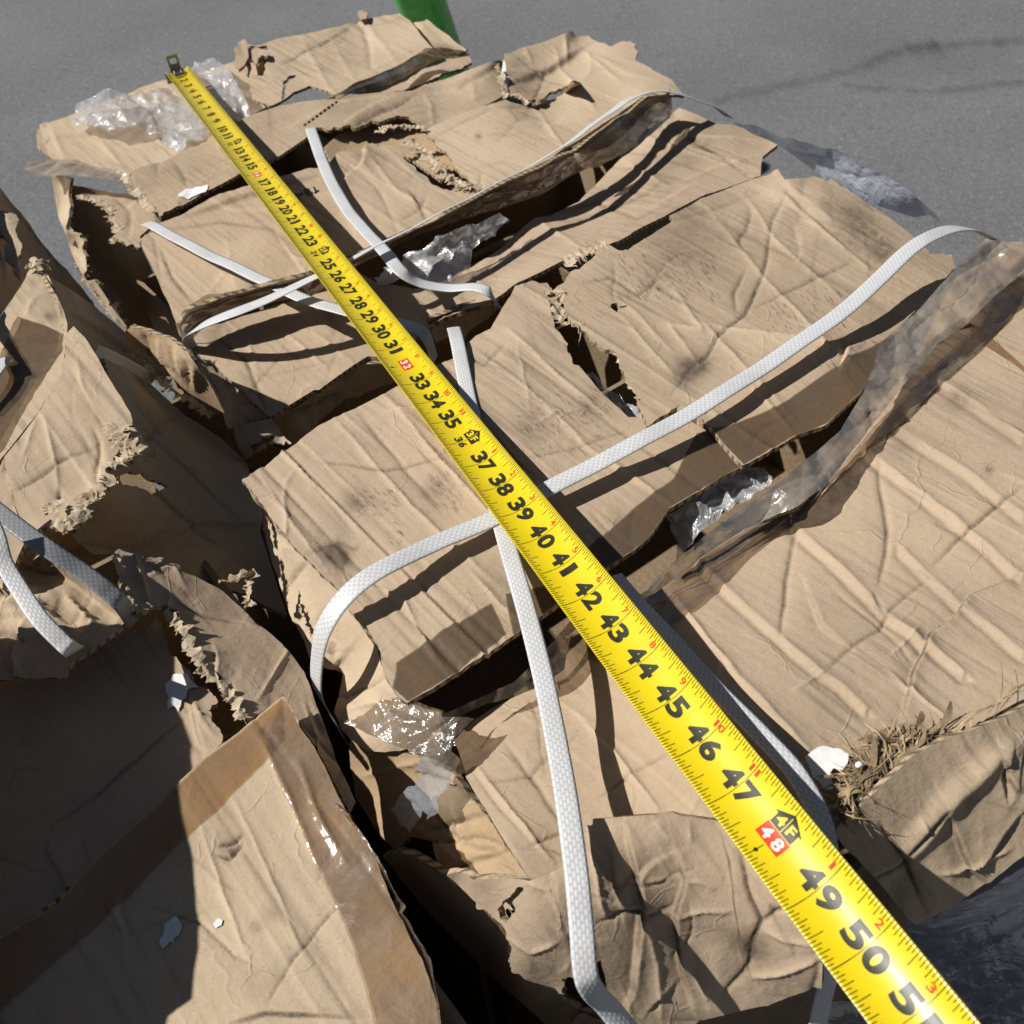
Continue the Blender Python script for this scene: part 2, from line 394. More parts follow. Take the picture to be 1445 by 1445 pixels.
SURF = {}
def panel(name, outl, mat, parent, creases=(), dark_marks=(), wr=(12, 1.0), flute=(), nz=.55, crum=.18, rag=.6, torn=5., thick=.0034,
          sp=3.6, ctrl=(), holes=(), seed=1, off=0., surf=None, edge=None, mats=None, key=None, label=None, worn=0., facet=1.):
    rng = np.random.default_rng(seed)
    if not thick: crum *= 2
    S = surf or Surf(list(outl)+list(ctrl))
    B = []
    for i, a in enumerate(outl):
        b = outl[(i+1) % len(outl)]
        B += frac_edge(a[:2], b[:2], 3.2 if a[3] else 4.5, torn if a[3] else rag, rng)
    loops = [B]
    for hl in holes:
        H = []
        for i, a in enumerate(hl): H += frac_edge(a, hl[(i+1) % len(hl)], 3., torn*.7, rng)
        loops.append(H)
    allp = np.array(B); lo = allp.min(0); hi = allp.max(0)
    xs = np.arange(lo[0], hi[0], sp); ys = np.arange(lo[1], hi[1], sp*.87)
    G = np.array([(x+(sp/2 if j % 2 else 0), y) for j, y in enumerate(ys) for x in xs])
    G += rng.uniform(-.22, .22, G.shape)*sp
    def inside(q, poly):
        r = np.zeros(len(q), bool); n = len(poly)
        for i in range(n):
            x1, y1 = poly[i]; x2, y2 = poly[(i+1) % n]
            if y1 == y2: continue
            c = ((y1 > q[:, 1]) != (y2 > q[:, 1])) & (q[:, 0] < (x2-x1)*(q[:, 1]-y1)/(y2-y1)+x1)
            r ^= c
        return r
    m = inside(G, B)
    for H in loops[1:]: m &= ~inside(G, H)
    G = G[m]
    allb = np.concatenate([np.array(l) for l in loops])
    dmin = np.full(len(G), 1e9)
    for k in range(0, len(allb), 400):
        dmin = np.minimum(dmin, np.sqrt(((G[:, None]-allb[None, k:k+400])**2).sum(2)).min(1))
    G = G[dmin > sp*.55]
    V2 = [Vector(q) for q in allb]+[Vector(q) for q in G]; E = []; o = 0
    for l in loops:
        n = len(l); E += [(o+i, o+(i+1) % n) for i in range(n)]; o += n
    r = delaunay_2d_cdt(V2, E, [], 0, 1e-4)
    q = np.array([tuple(v) for v in r[0]]); T = np.array([f for f in r[2] if len(f) == 3])
    cen = q[T].mean(1); k = inside(cen, B)
    for H in loops[1:]: k &= ~inside(cen, H)
    T = T[k]; used = np.unique(T); remap = -np.ones(len(q), int); remap[used] = np.arange(len(used)); q = q[used]; T = remap[T]
    bp = S.pos(q); bn = S.nrm(q)
    # ---- relief
    h = np.zeros(len(q)); dv = np.zeros(len(q)); wv = np.zeros(len(q))
    wp = np.column_stack([perlin(np.column_stack([q/38., np.full(len(q), seed*3.1)])), perlin(np.column_stack([q/38., np.full(len(q), seed*3.1+50)]))])*7
    qw = q+wp*.35
    def crease(poly, wd, amp, kind='v', d_=.0, taper=True):
        nonlocal h, dv, wv
        d, s_, t = seg_dist(qw, poly); tp = np.sqrt(np.clip(np.sin(np.pi*np.clip(t, .02, .98)), 0, 1)) if taper else 1.
        if kind == 'v': hh = amp*(.95*np.exp(-d/(wd*.55))+.30*np.maximum(0, 1-d/(wd*6)))
        elif kind == 'r': hh = amp*.42*np.exp(-(d/wd)**1.3)*(.35+.9*np.clip(.6+perlin(np.column_stack([q/70., np.full(len(q), 3.3)])), 0, 1.3))-amp*.42*np.exp(-((d-wd*1.7)/wd)**2)*(s_ > 0)
        elif kind == 'f': hh = amp*np.maximum(0, 1-d/wd)
        elif kind == 'g': hh = amp*np.exp(-(d/wd)**2)
        elif kind == 's': hh = amp*np.tanh(s_*d/(wd*.4))*np.exp(-d/(wd*3))
        else: hh = amp*np.exp(-d/wd)*s_
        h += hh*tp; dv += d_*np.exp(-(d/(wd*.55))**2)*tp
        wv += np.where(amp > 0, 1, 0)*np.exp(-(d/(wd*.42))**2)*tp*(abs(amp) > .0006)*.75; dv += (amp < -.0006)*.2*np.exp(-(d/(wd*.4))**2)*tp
    for c in creases:
        poly, wd, amp = c[0], c[1], c[2]; crease(poly, wd, amp/1000., *(c[3:]))
    n, amp = wr
    for _ in range(n):
        a = G[rng.integers(len(G))] if len(G) else allb[0]; an = rng.uniform(0, 2*math.pi); L = rng.uniform(30, 190); poly = [a]
        for k in range(6): an += rng.normal()*.33; a = a+np.array([math.cos(an), math.sin(an)])*L/6; poly.append(a)
        A = rng.normal()*amp/1000.; u_ = rng.random()
        if u_ < .4: crease(poly, rng.uniform(22, 75), A*.75, 'f', .2*rng.random()*(A < 0))
        elif u_ < .65: crease(poly, rng.uniform(3, 7), A, 's', .25*rng.random()*(A < 0))
        else: crease(poly, rng.uniform(2.5, 5.5), A, 'v', .3*rng.random()*(A < 0))
    for (dirpx, cnt, fa) in flute:
        # collapsed flutes: many ridge lines along one world axis
        co = bp[:, 0] if dirpx == 'y' else bp[:, 1]; ot = bp[:, 1] if dirpx == 'y' else bp[:, 0]
        c0, c1 = co.min(), co.max()
        for k in range(cnt):
            x0 = rng.uniform(c0, c1); ww = rng.uniform(.0007, .0024); A = 1.35*fa*rng.normal()/1000.
            dd = co-x0-.0012*perlin(np.column_stack([ot*9, np.full(len(q), k*5.3+seed), np.zeros(len(q))]))
            mk = np.clip(.55+1.4*perlin(np.column_stack([ot*6, np.full(len(q), k*7.7), np.full(len(q), seed*1.)])), 0, 1)
            h += A*np.exp(-np.abs(dd)/ww)*mk
            if A < 0: dv += .42*np.exp(-(dd/.0022)**2)*mk*rng.random()
            else: wv += .8*np.exp(-(dd/.0011)**2)*mk
    h += nz*.0022*perlin(bp*11+seed)+nz*.0006*perlin(bp*37+seed)
    if crum:
        mk = np.clip(.4+1.3*perlin(bp*13+seed*2.), .08, 1.2)
        h += crum*mk*(-.0016*ridged(bp*24+seed)-.0016*ridged(bp*58+seed*1.7)-.0010*ridged(bp*130+seed*.7))
    for (c, rr, a) in dark_marks:
        d = np.hypot(*(qw-np.array(c)).T); dv += a*np.exp(-(d/rr)**2)
    # torn borders curl and whiten
    X = bp+bn*(h+off)[:, None]
    nv = len(X)
    ecount = {}
    for t in T:
        for a, b in ((t[0], t[1]), (t[1], t[2]), (t[2], t[0])): ecount[(a, b)] = 1
    bd = [(a, b) for (a, b) in ecount if (b, a) not in ecount]
    # orient
    tn = np.cross(X[T[0, 1]]-X[T[0, 0]], X[T[0, 2]]-X[T[0, 0]]); flip = tn.dot(bn[T[0, 0]]) < 0
    Fs = T[:, ::-1].tolist() if flip else T.tolist(); fm = [0]*len(Fs)
    VV = X
    at_ = dict(dark_marks=np.clip(dv, 0, 1.5), wear=np.clip(wv+worn, 0, 1))
    if thick:
        # board: a top and a bottom liner, joined along the rim
        Y = X-bn*thick; VV = np.concatenate([X, Y])
        Fs2 = (T if flip else T[:, ::-1])+nv
        Fs += Fs2.tolist(); fm += [0]*len(Fs2)
        o2 = 2*nv; rim = {}; ex = []
        for a, b in bd:
            for c in (a, b):
                if c not in rim: rim[c] = o2+len(ex); ex += [X[c], Y[c]]
            f = (rim[a], rim[b], rim[b]+1, rim[a]+1)
            Fs.append(f if flip else f[::-1]); fm.append(1)
        VV = np.concatenate([VV, np.array(ex)])
        pad = len(VV)-nv
        for k in at_: at_[k] = np.concatenate([at_[k], at_[k], np.zeros(pad-nv)])
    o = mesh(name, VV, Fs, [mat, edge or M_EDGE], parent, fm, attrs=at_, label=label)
    class H_: pass
    hobj = H_(); hobj.S = S; hobj.q = q; hobj.h = h+off; hobj.o = o
    def sample(pp):
        pp = np.atleast_2d(np.asarray(pp, float)); out = np.zeros(len(pp))
        for k in range(0, len(pp), 300):
            d = ((pp[k:k+300, None]-q[None])**2).sum(2); idx = np.argpartition(d, min(3, d.shape[1]-1), axis=1)[:, :3]
            ww = 1/(np.take_along_axis(d, idx, 1)+.5); out[k:k+300] = (hobj.h[idx]*ww).sum(1)/ww.sum(1)
        return out
    hobj.sample = sample; hobj.pos = lambda pp, e=0.: S.pos(pp)+S.nrm(pp)*(sample(pp)+e)[:, None]
    if key: SURF[key] = hobj
    return hobj

def overlay(name, host, outl, mat, parent, e=.0006, sp=6., seed=1, rag=.5, torn=4., amp=.0):
    """a thin layer (packing tape, paper, print) lying on a panel"""
    rng = np.random.default_rng(seed); B = []
    for i, a in enumerate(outl):
        b = outl[(i+1) % len(outl)]; B += frac_edge(a[:2], b[:2], 4., torn if (len(a) > 3 and a[3]) else rag, rng)
    B = np.array(B); lo, hi = B.min(0), B.max(0)
    G = [(x+(sp/2 if j % 2 else 0), y) for j, y in enumerate(np.arange(lo[1], hi[1], sp*.87)) for x in np.arange(lo[0], hi[0], sp)]
    r = delaunay_2d_cdt([Vector(b) for b in B]+[Vector(g) for g in G], [(i, (i+1) % len(B)) for i in range(len(B))], [], 1, 1e-4)
    q = np.array([tuple(v) for v in r[0]]); T = np.array([f for f in r[2] if len(f) == 3])
    used = np.unique(T); rm = -np.ones(len(q), int); rm[used] = np.arange(len(used)); q = q[used]; T = rm[T]
    X = host.pos(q, e)
    if amp: X = X+host.S.nrm(q)*(amp*np.abs(perlin(X*45+seed))+amp*.5*ridged(X*110+seed))[:, None]
    tn = np.cross(X[T[0, 1]]-X[T[0, 0]], X[T[0, 2]]-X[T[0, 0]])
    if tn.dot(CAM-X[T[0, 0]]) < 0: T = T[:, ::-1]
    return mesh(name, X, T.tolist(), mat, parent)

def catmull(Pn, n=10):
    Pn = np.asarray(Pn, float); o = []
    E = np.vstack([2*Pn[0]-Pn[1], Pn, 2*Pn[-1]-Pn[-2]])
    for i in range(1, len(E)-2):
        a, b, c, d = E[i-1:i+3]
        for t in np.linspace(0, 1, n, endpoint=False):
            o.append(.5*((2*b)+(c-a)*t+(2*a-5*b+4*c-d)*t*t+(3*b-a-3*c+d)*t**3))
    o.append(E[-2]); return np.array(o)

def strap(name, label, P4, width=.0125, mat=None, group='woven straps round the cartons', seed=0, thick=.0005):
    """P4: (px, py, z, roll_deg)"""
    Wp = np.array([list(at(a, b, c))+[r] for a, b, c, r in P4]); C = catmull(Wp, 14)
    X = C[:, :3]; roll = np.radians(C[:, 3]); t = np.gradient(X, axis=0); t /= np.linalg.norm(t, axis=1)[:, None]
    zz = np.array([0, 0, 1.]); s = np.cross(t, zz); 
    i0 = int(np.argmax(np.linalg.norm(s, axis=1))); s[i0] /= np.linalg.norm(s[i0])
    for rng_, st in ((range(i0+1, len(s)), -1), (range(i0-1, -1, -1), 1)):
        for i in rng_:
            pv = s[i+st]; c = pv-t[i]*pv.dot(t[i]); c /= np.linalg.norm(c); k = min(1., max(0., (np.linalg.norm(s[i])-.35)/.5))
            q = s[i]/(np.linalg.norm(s[i])+1e-9); q = q if q.dot(c) > 0 else -q
            s[i] = c*(1-.25*k)+q*.25*k; s[i] /= np.linalg.norm(s[i])
    n = np.cross(s, t); n *= np.sign(n[:, 2].mean())
    a = s*np.cos(roll)[:, None]+n*np.sin(roll)[:, None]; b = np.cross(a, t); b *= np.sign(np.einsum('ij,ij->i', b, n))[:, None]
    ar = np.concatenate([[0], np.cumsum(np.linalg.norm(np.diff(X, axis=0), axis=1))])
    V = []; UV = []; K = 6
    rng = np.random.default_rng(seed)
    for i in range(len(X)):
        jit = .0004*math.sin(ar[i]*90+seed)
        for k in range(K+1):
            u = k/K-.5; V.append(X[i]+a[i]*width*u+b[i]*(-.0003*(u*2)**2+jit)); UV.append((k/K, ar[i]))
    nA = len(V)
    for i in range(len(X)):
        for k in range(K+1): V.append(V[i*(K+1)+k]-b[i]*thick); UV.append(UV[i*(K+1)+k])
    Fs = []
    for i in range(len(X)-1):
        for k in range(K):
            p0 = i*(K+1)+k; f = (p0, p0+1, p0+K+2, p0+K+1); Fs.append(f); Fs.append(tuple(x+nA for x in f[::-1]))
        for k in (0, K):
            p0 = i*(K+1)+k; f = (p0, p0+K+1, p0+K+1+nA, p0+nA); Fs.append(f if k == 0 else f[::-1])
    c = np.mean(X, axis=0); o = mesh(name, V, Fs, mat or M_STRAP, None, uv=UV)
    # origin at the strap itself
    l = Vector(X[len(X)//2]); o.data.transform(Matrix.Translation(-l)); o.location = l
    return tag(o, label, 'strap', group)

def fringe(name, parent, P3, w, seed=1, mat=None, amp=.004, lift=.001):
    """crumpled strip of torn liner paper along a rip; P3: (px, py, z)"""
    w *= .62; amp *= .62; rng = np.random.default_rng(seed); C = catmull([at(*p[:3]) for p in P3], 30); t = np.gradient(C, axis=0); t /= np.linalg.norm(t, axis=1)[:, None]
    s = np.cross(t, [0, 0, 1.]); s /= np.linalg.norm(s, axis=1)[:, None]; K = 7; V = []
    n = len(C); ra = np.interp(np.arange(n), np.arange(0, n, 2), rng.uniform(.3, 1.35, len(range(0, n, 2)))); rb = np.interp(np.arange(n), np.arange(0, n, 3), rng.uniform(.2, 1.2, len(range(0, n, 3))))
    for i in range(n):
        for k in range(K+1):
            u = k/K-.5; V.append(C[i]+s[i]*w*u*(ra[i] if u > 0 else rb[i])+np.array([0, 0, lift]))
    V = np.array(V); D = np.column_stack([perlin(V*95+seed+j*31) for j in range(3)])*amp*1.5+np.column_stack([perlin(V*300+seed+j*17) for j in range(3)])*amp*.9
    D[:, 2] += np.abs(perlin(V*90+seed*3))*amp*1.5
    V = V+D; Fs = [(i*(K+1)+k, i*(K+1)+k+1, (i+1)*(K+1)+k+1, (i+1)*(K+1)+k) for i in range(n-1) for k in range(K) if not (rng.random() < .10 and k in (0, K-1))]
    return mesh(name, V, Fs, mat or M_TORN, parent)

def body(parent, x0, x1, y0, y1, ztop, mat=M_CARDD, skip=()):  # walls default to the board colour with shade put in
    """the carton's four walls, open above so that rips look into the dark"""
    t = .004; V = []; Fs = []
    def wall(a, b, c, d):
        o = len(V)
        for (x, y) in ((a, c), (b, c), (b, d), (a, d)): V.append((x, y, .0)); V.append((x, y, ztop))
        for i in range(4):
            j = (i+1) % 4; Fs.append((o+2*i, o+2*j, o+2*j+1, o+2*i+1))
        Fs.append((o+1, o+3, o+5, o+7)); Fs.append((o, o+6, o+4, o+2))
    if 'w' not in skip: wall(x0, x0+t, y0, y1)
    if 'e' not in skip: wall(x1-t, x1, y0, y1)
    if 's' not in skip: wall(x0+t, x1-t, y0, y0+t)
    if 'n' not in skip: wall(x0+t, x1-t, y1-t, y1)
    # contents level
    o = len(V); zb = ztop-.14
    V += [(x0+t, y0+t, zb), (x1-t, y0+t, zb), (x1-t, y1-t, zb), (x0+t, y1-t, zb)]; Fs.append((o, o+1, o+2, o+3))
    return mesh('carton_wall', V, Fs, mat, parent, smooth=False, attrs=dict(dark_marks=np.zeros(len(V)), wear=np.zeros(len(V))))
# ================================================================== GROUND AND BACKGROUND
def ground():
    xs = np.concatenate([np.linspace(-60, -4, 8), np.linspace(-3, 9, 60), np.linspace(11, 80, 8)])
    ys = np.concatenate([np.linspace(-40, -3, 6), np.linspace(-2, 12, 60), np.linspace(14, 120, 8)])
    X, Y = np.meshgrid(xs, ys); V = np.column_stack([X.ravel(), Y.ravel(), np.zeros(X.size)])
    V[:, 2] = .004*perlin(V*1.3)*(np.abs(V[:, 0]) < 10); n = len(xs)
    Fs = [(j*n+i, j*n+i+1, (j+1)*n+i+1, (j+1)*n+i) for j in range(len(ys)-1) for i in range(n-1)]
    o = mesh('asphalt_ground', V, Fs, M_ASPH); o['kind'] = 'structure'; return o
ground()
def crack(pl, w0, seed):
    Pw = catmull([at(a, b, 0.008) for a, b in pl], 14); rng = np.random.default_rng(seed)
    t = np.gradient(Pw, axis=0); t /= np.linalg.norm(t, axis=1)[:, None]; s = np.cross(t, [0, 0, 1.])
    V = []; fade = []; K = 4
    for i in range(len(Pw)):
        ww = w0*(.6+.8*abs(perlin(np.array([[i*.23, seed, .5]]))[0])*2)
        c = Pw[i]+s[i]*.03*perlin(np.array([[i*.31, seed*2., .1]]))[0]
        for k in range(K+1):
            u = k/K-.5; V.append(c+s[i]*ww*u); fade.append(max(0, 1-abs(u)*2))
    Fs = [(i*(K+1)+k, i*(K+1)+k+1, (i+1)*(K+1)+k+1, (i+1)*(K+1)+k) for i in range(len(Pw)-1) for k in range(K)]
    o = mesh('asphalt_crack', V, Fs, M_TAR, attrs=dict(fade=fade)); o['kind'] = 'structure'
crack(xy('C 170,410 300,375 400,355 520,330 650,300 760,275 850,235 960,195 1080,180 1250,170 1440,160 1600,150'), .085, 1)
crack(xy('C 700,340 800,355 950,360 1080,370 1250,350 1450,330'), .06, 2)
crack(xy('C 960,195 1020,190 1100,185'), .2, 3)

def pole():
    a = at(640, 130, .0); b = at(510, -230, .78); a = np.array(a); b = np.array(b)
    d = (b-a)/np.linalg.norm(b-a); s = np.cross(d, [0, 1, 0]); s /= np.linalg.norm(s); t = np.cross(d, s); V = []; n = 28
    prof = [(0, .064), (.01, .067), (.25, .066), (.6, .063), (1., .06)]
    L = np.linalg.norm(b-a)*1.25
    for u, r in prof:
        for k in range(n):
            th = 2*math.pi*k/n; V.append(a+d*L*u+s*r*math.cos(th)+t*r*math.sin(th))
    Fs = [(j*n+k, j*n+(k+1) % n, (j+1)*n+(k+1) % n, (j+1)*n+k) for j in range(len(prof)-1) for k in range(n)]
    Fs.append(tuple(range((len(prof)-1)*n, len(prof)*n)))
    root = thing('green_post', 'glossy green painted post leaning on the asphalt behind the farthest carton', 'post', tuple(float(q) for q in a))
    mesh('post_tube', V, Fs, M_GREEN, root)
    V = []; 
    for z, r in ((0.0, .078), (.012, .078), (.016, .074), (.016, .068)):
        for k in range(n): V.append((a[0]+r*math.cos(2*math.pi*k/n), a[1]+r*math.sin(2*math.pi*k/n), z))
    mesh('base_plate', V, [(j*n+k, j*n+(k+1) % n, (j+1)*n+(k+1) % n, (j+1)*n+k) for j in range(3) for k in range(n)], M_GREEN, root)
pole()

# ================================================================== CARTONS
def carton(label, ref, cat='carton', group='battered cartons on the loads'):
    c = at(*ref); return thing('cardboard_carton', label, cat, (float(c[0]), float(c[1]), 0.), group)

# ---- far corner carton, beside the plastic sheet
MB = carton('pale carton at the far corner with a clear plastic sheet bunched over its top', (180, 210, .775))
panel('top_panel', pts(.772, 'A 160,510r 175,505 230,490 330,450 560,365 700,325 850,285 1000,235 1080,250 1120,420 1010,480 850,570 690,650 530,740 380,705 250,670 200,640'), M_CARD3, MB,
      creases=[(xy('A 210,520 240,600 270,660'), 5, 2.0), (xy('A 380,530 440,610 520,720'), 5, 2.2), (xy('A 560,480 640,560 690,640'), 5, 1.8), (xy('A 180,570 380,540 560,500'), 6, -1.5)], wr=(10, 1.3), flute=[('y', 10, .8)], seed=21)
panel('torn_corner', pts(.772, 'A 180,495r 150,530r 150,580r 175,620 205,640 220,560 205,500'), M_CARD2, MB, wr=(4, 2), crum=2.0, seed=22, torn=2)
panel('side_panel', pts(.76, 'J 350,40 480,60 470,120 460,180r 480,230r 470,300r 455,370r 460,430r 540,440r 560,540r 580,640r 570,710r 640,760r 720,860r 740,930r 800,900r 860,1060 850,1100,-16 700,930,-16 580,760,-15 470,520,-12 390,300,-8'), M_CARD3, MB,
      wr=(6, 1), seed=23, torn=2.2)
panel('flap_panel', pts(.752, 'J 480,100 600,118 760,150 940,175 1000,230 1050,300 1060,340 1010,400 950,450r 950,530r 860,520r 810,470r 790,420r 790,350r 740,280r 690,230r 600,200r 470,180'), M_CARD, MB, wr=(6, 1.5), flute=[('x', 5, 1)], seed=24, torn=2.6)
panel('inner_wall', pts(.60, 'J 460,170,11 640,190,8 820,360,2 960,520,-2 1080,780,-3 1200,1030,-3 1240,1165,-3 1050,1100,2 880,1065,6 780,900,8 640,680,9 500,420,10'), M_CARDD, MB, wr=(4, .6), seed=29)
fringe('torn_edge', MB, [(160, 345, .748), (166, 328, .749), (160, 310, .75), (150, 295, .751), (135, 283, .751), (112, 280, .752)], .022, 25, amp=.004)
fringe('torn_edge', MB, [(112, 335, .735), (118, 360, .71), (124, 385, .70), (140, 405, .69), (155, 425, .68), (165, 445, .67)], .028, 26, amp=.006)
panel('packing_tape', pts(.779, 'A 90,680 110,650 200,640 310,645 370,670 460,690 520,715,1 550,750 470,745 350,720 240,712 140,705'), M_PTF, MB, thick=0, crum=1.3, nz=2, wr=(6, 1.5), seed=27, sp=4)
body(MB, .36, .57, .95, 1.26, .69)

# ---- farthest carton
KB = carton('farthest carton, its lid torn open at one corner and curling by the green post', (470, 70, .79))
panel('top_panel', pts(.788, 'N 90,205 100,230r 200,215 260,195 380,175 560,135 690,95 800,75 880,65,.5 900,80 940,110 990,180 1050,245 990,275 900,320 760,380 640,430 545,490,.5 520,470 420,440 340,470 270,520 220,540 130,500 110,420r 100,330r'), M_CARD3, KB,
      holes=[xy('N 110,290 150,300 190,330 200,350 180,390 160,385 140,410 105,385'), xy('N 110,238 200,230 215,250 150,252'), xy('N 285,420 320,385 365,378 330,400 300,430 295,500 280,510')],
      creases=[(xy('N 385,190 430,290 540,480'), 4, 2.0), (xy('N 530,200 590,310 660,420'), 4, 1.6), (xy('N 700,100 780,220 870,320'), 4, 2.), (xy('N 270,330 420,250 560,180 620,140'), 4, -2., 'v', .5), (xy('N 620,140 760,120 900,90'), 4, -1.2), (xy('N 650,420 780,330 960,250'), 4, 1.2)],
      wr=(14, 1.4), flute=[('y', 16, .8)], seed=31, torn=2.5)
panel('torn_flap', pts(.80, 'N 60,200r 90,195r 105,225 110,290 90,330 60,350r 40,300r 35,240r'), M_CARD2, KB, wr=(4, 2), crum=1.5, seed=32, torn=2)
panel('torn_flap', pts(.795, 'N 130,250r 160,245 200,260 210,290r 160,300r 150,330r 110,300r'), M_CARD, KB, wr=(4, 2), crum=2.4, seed=33, torn=2)
panel('torn_flap', pts(.795, 'N 665,55r 690,45r 720,60r 710,92 680,95'), M_CARD2, KB, wr=(2, 1), crum=2., seed=34, torn=1.5)
panel('side_flap', pts(.775, 'N 950,115 1020,95,1 1060,130 1100,160 1160,210 1225,255 1180,275,-2 1060,260 1000,180'), M_CARD3, KB, wr=(4, 1), flute=[('y', 4, 1)], seed=35)
panel('packing_tape', pts(.797, 'N 545,492 640,440 760,385 900,325 990,270 1010,250,1.2 1100,245,1.5 1200,255,1 1240,280 1180,300,-1 1060,320,-1.6 900,400,-1.6 800,440,-1.5 700,470,-1'), M_PTF, KB, thick=0, crum=1.2, nz=1.5, wr=(8, 1.5), seed=36, sp=4)
panel('front_panel', pts(.77, 'N 560,485 700,465 860,405 1000,340 1100,300 1240,290 1250,320r 1200,345r 1100,385r 1000,430 900,465 700,490'), M_CARD, KB, wr=(8, 1.6), seed=37, torn=3)
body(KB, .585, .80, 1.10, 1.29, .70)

# ---- long folded board lying across the far cartons
NB = carton('long dirty flap board lying folded across the two far cartons', (420, 190, .79), 'cardboard flap', None)
panel('folded_board', pts(.792, 'A 515,715r 700,640 850,560 1000,475 1150,430 1290,410 1400,405 N 530,480 700,478 950,460 1000,440r 1110,410 1370,310,1.5 1395,305r 1410,330r 1420,480 1310,540 1160,600 1040,665,-.5 1000,650r 960,610r 900,590r 760,620r 640,640r 520,660r 420,690 280,790 A 1130,645r 1080,640 960,720,.8 820,790 690,862r 650,880r 600,830r 570,770r 540,740r'), M_CARD2, NB,
      creases=[(xy('N 320,660 560,530 760,500 860,490'), 5, 2.6), (xy('N 430,700 640,640 800,560 900,520 960,480'), 6, -3.0, 'v', .7), (xy('N 540,660 660,590 820,510 900,480'), 5, 3.), (xy('N 1010,480 1040,540 1050,650'), 4, 2.2), (xy('N 1240,400 1270,520'), 4, 2.), (xy('N 940,460 1180,440 1380,330'), 5, -3.2, 's'), (xy('A 700,650 740,700 760,760'), 4, -2., 'v', .4), (xy('A 850,560 1000,600 1130,640'), 4, 1.4)],
      wr=(16, 1.5), flute=[('x', 8, .9)], dark_marks=[((300, 250), 40, .25), ((520, 175), 40, .35), ((590, 150), 40, .3)], seed=41, torn=3., worn=.1, key='N')
def ink(host, name, parent, lines, wpx, mat=None):
    V = []; Fs = []
    for pl in lines:
        pl = np.array(pl, float)
        for i in range(len(pl)-1):
            d = pl[i+1]-pl[i]; l = np.hypot(*d)+1e-9; pr = np.array([-d[1], d[0]])/l*wpx/2; d = d/l*wpx*.15
            o = len(V); e = .0009+.00003*(len(Fs) % 7)
            V += list(host.pos([pl[i]-d+pr, pl[i+1]+d+pr, pl[i+1]+d-pr, pl[i]-d-pr], e)); Fs.append((o, o+1, o+2, o+3))
    return mesh(name, V, Fs, mat or M_INK, parent, smooth=False)
tri = []
for k in range(9):
    u = k/8; x = 400+160*u; y = 640-110*u; a, b = (x*.2768+320, y*.2768); tri.append([(a-2, b+1.8), (a+1.2, b-.6)])
ink(SURF['N'], 'cut_mark', NB, tri, 1.8)
fringe('torn_edge', NB, [(178, 249, .79), (186, 262, .79), (203, 285, .79), (222, 302, .79)], .02, 42, amp=.004)
fringe('torn_edge', NB, [(700, 92, .808), (706, 105, .806), (710, 125, .80), (712, 140, .797)], .014, 43, amp=.004)
overlay('paper_patch', SURF['N'], pts(0, 'A 725,800r 760,775r 800,765r 850,758r 840,785r 790,800r 770,812r 735,808r'), M_PAPER, NB, .0012, 4, 44, torn=1.2)
o = panel('white_sheet', pts(.80, 'N 1410,300r 1425,330r 1440,350r 1440,420r 1420,425r 1400,380r'), M_PAPER, None, wr=(2, 1), thick=.0006, seed=45, torn=1.2).o
def reorigin(o):
    me = o.data; c = Vector(np.mean([v.co for v in me.vertices], axis=0)); me.transform(Matrix.Translation(-c)); o.location = c; return o
tag(reorigin(o), 'small torn white paper scrap stuck upright between two far flaps', 'paper scrap')

# ---- upper middle carton
UB = carton('wide carton with a printed code and ripped slot, a taped ridge along its front', (520, 280, .80))
panel('top_panel', pts(.798, 'A 570,975r 585,960r 660,905 750,870 900,790 1100,735 1250,690 1320,685 B 20,690 80,620 190,600r 250,595r 320,610r 400,700r 480,760r 590,765r 640,775r 660,790 500,880 280,970,.5 120,1050 A 1270,1140 1060,1210 830,1265 720,1320 690,1240 640,1130 600,1050'), M_CARD, UB,
      creases=[(xy('A 640,990 700,1130 790,1240'), 4, -1.2, 'v', .6), (xy('A 640,940 900,900 1110,930 1190,1060 1230,1120'), 5, -1.6, 'v', .2), (xy('A 760,880 1000,800 1310,710'), 5, -2.2, 's', .3), (xy('B 20,700 60,790 160,960'), 5, 2.2), (xy('B 180,610 330,790 500,900'), 5, 2.), (xy('B 270,600 420,740 560,810'), 4, 1.7), (xy('B 90,640 250,780 330,960'), 5, -1.5), (xy('A 1110,930 1250,1120'), 4, 1.5), (xy('B 340,900 410,860 440,790'), 3, -1.5, 'v', .2)],
      wr=(16, 1.3), flute=[('y', 18, .9)], seed=51, torn=3., key='U', sp=2.7)
K_ = lambda s: [(380+a*.0692, 230+b*.0692) for a, b in [tuple(map(float, q.split(','))) for q in s.split()]]
ink(SURF['U'], 'printed_code', UB, [K_('905,490 950,590 1000,560'), K_('950,590 920,610'), K_('805,530 750,530 722,560 740,610 785,650 830,655 865,635 862,600 825,575 785,585 765,620'), K_('610,640 680,605'), K_('490,620 530,610 575,640 600,690 590,730 560,725')], 2.0, M_BLK)
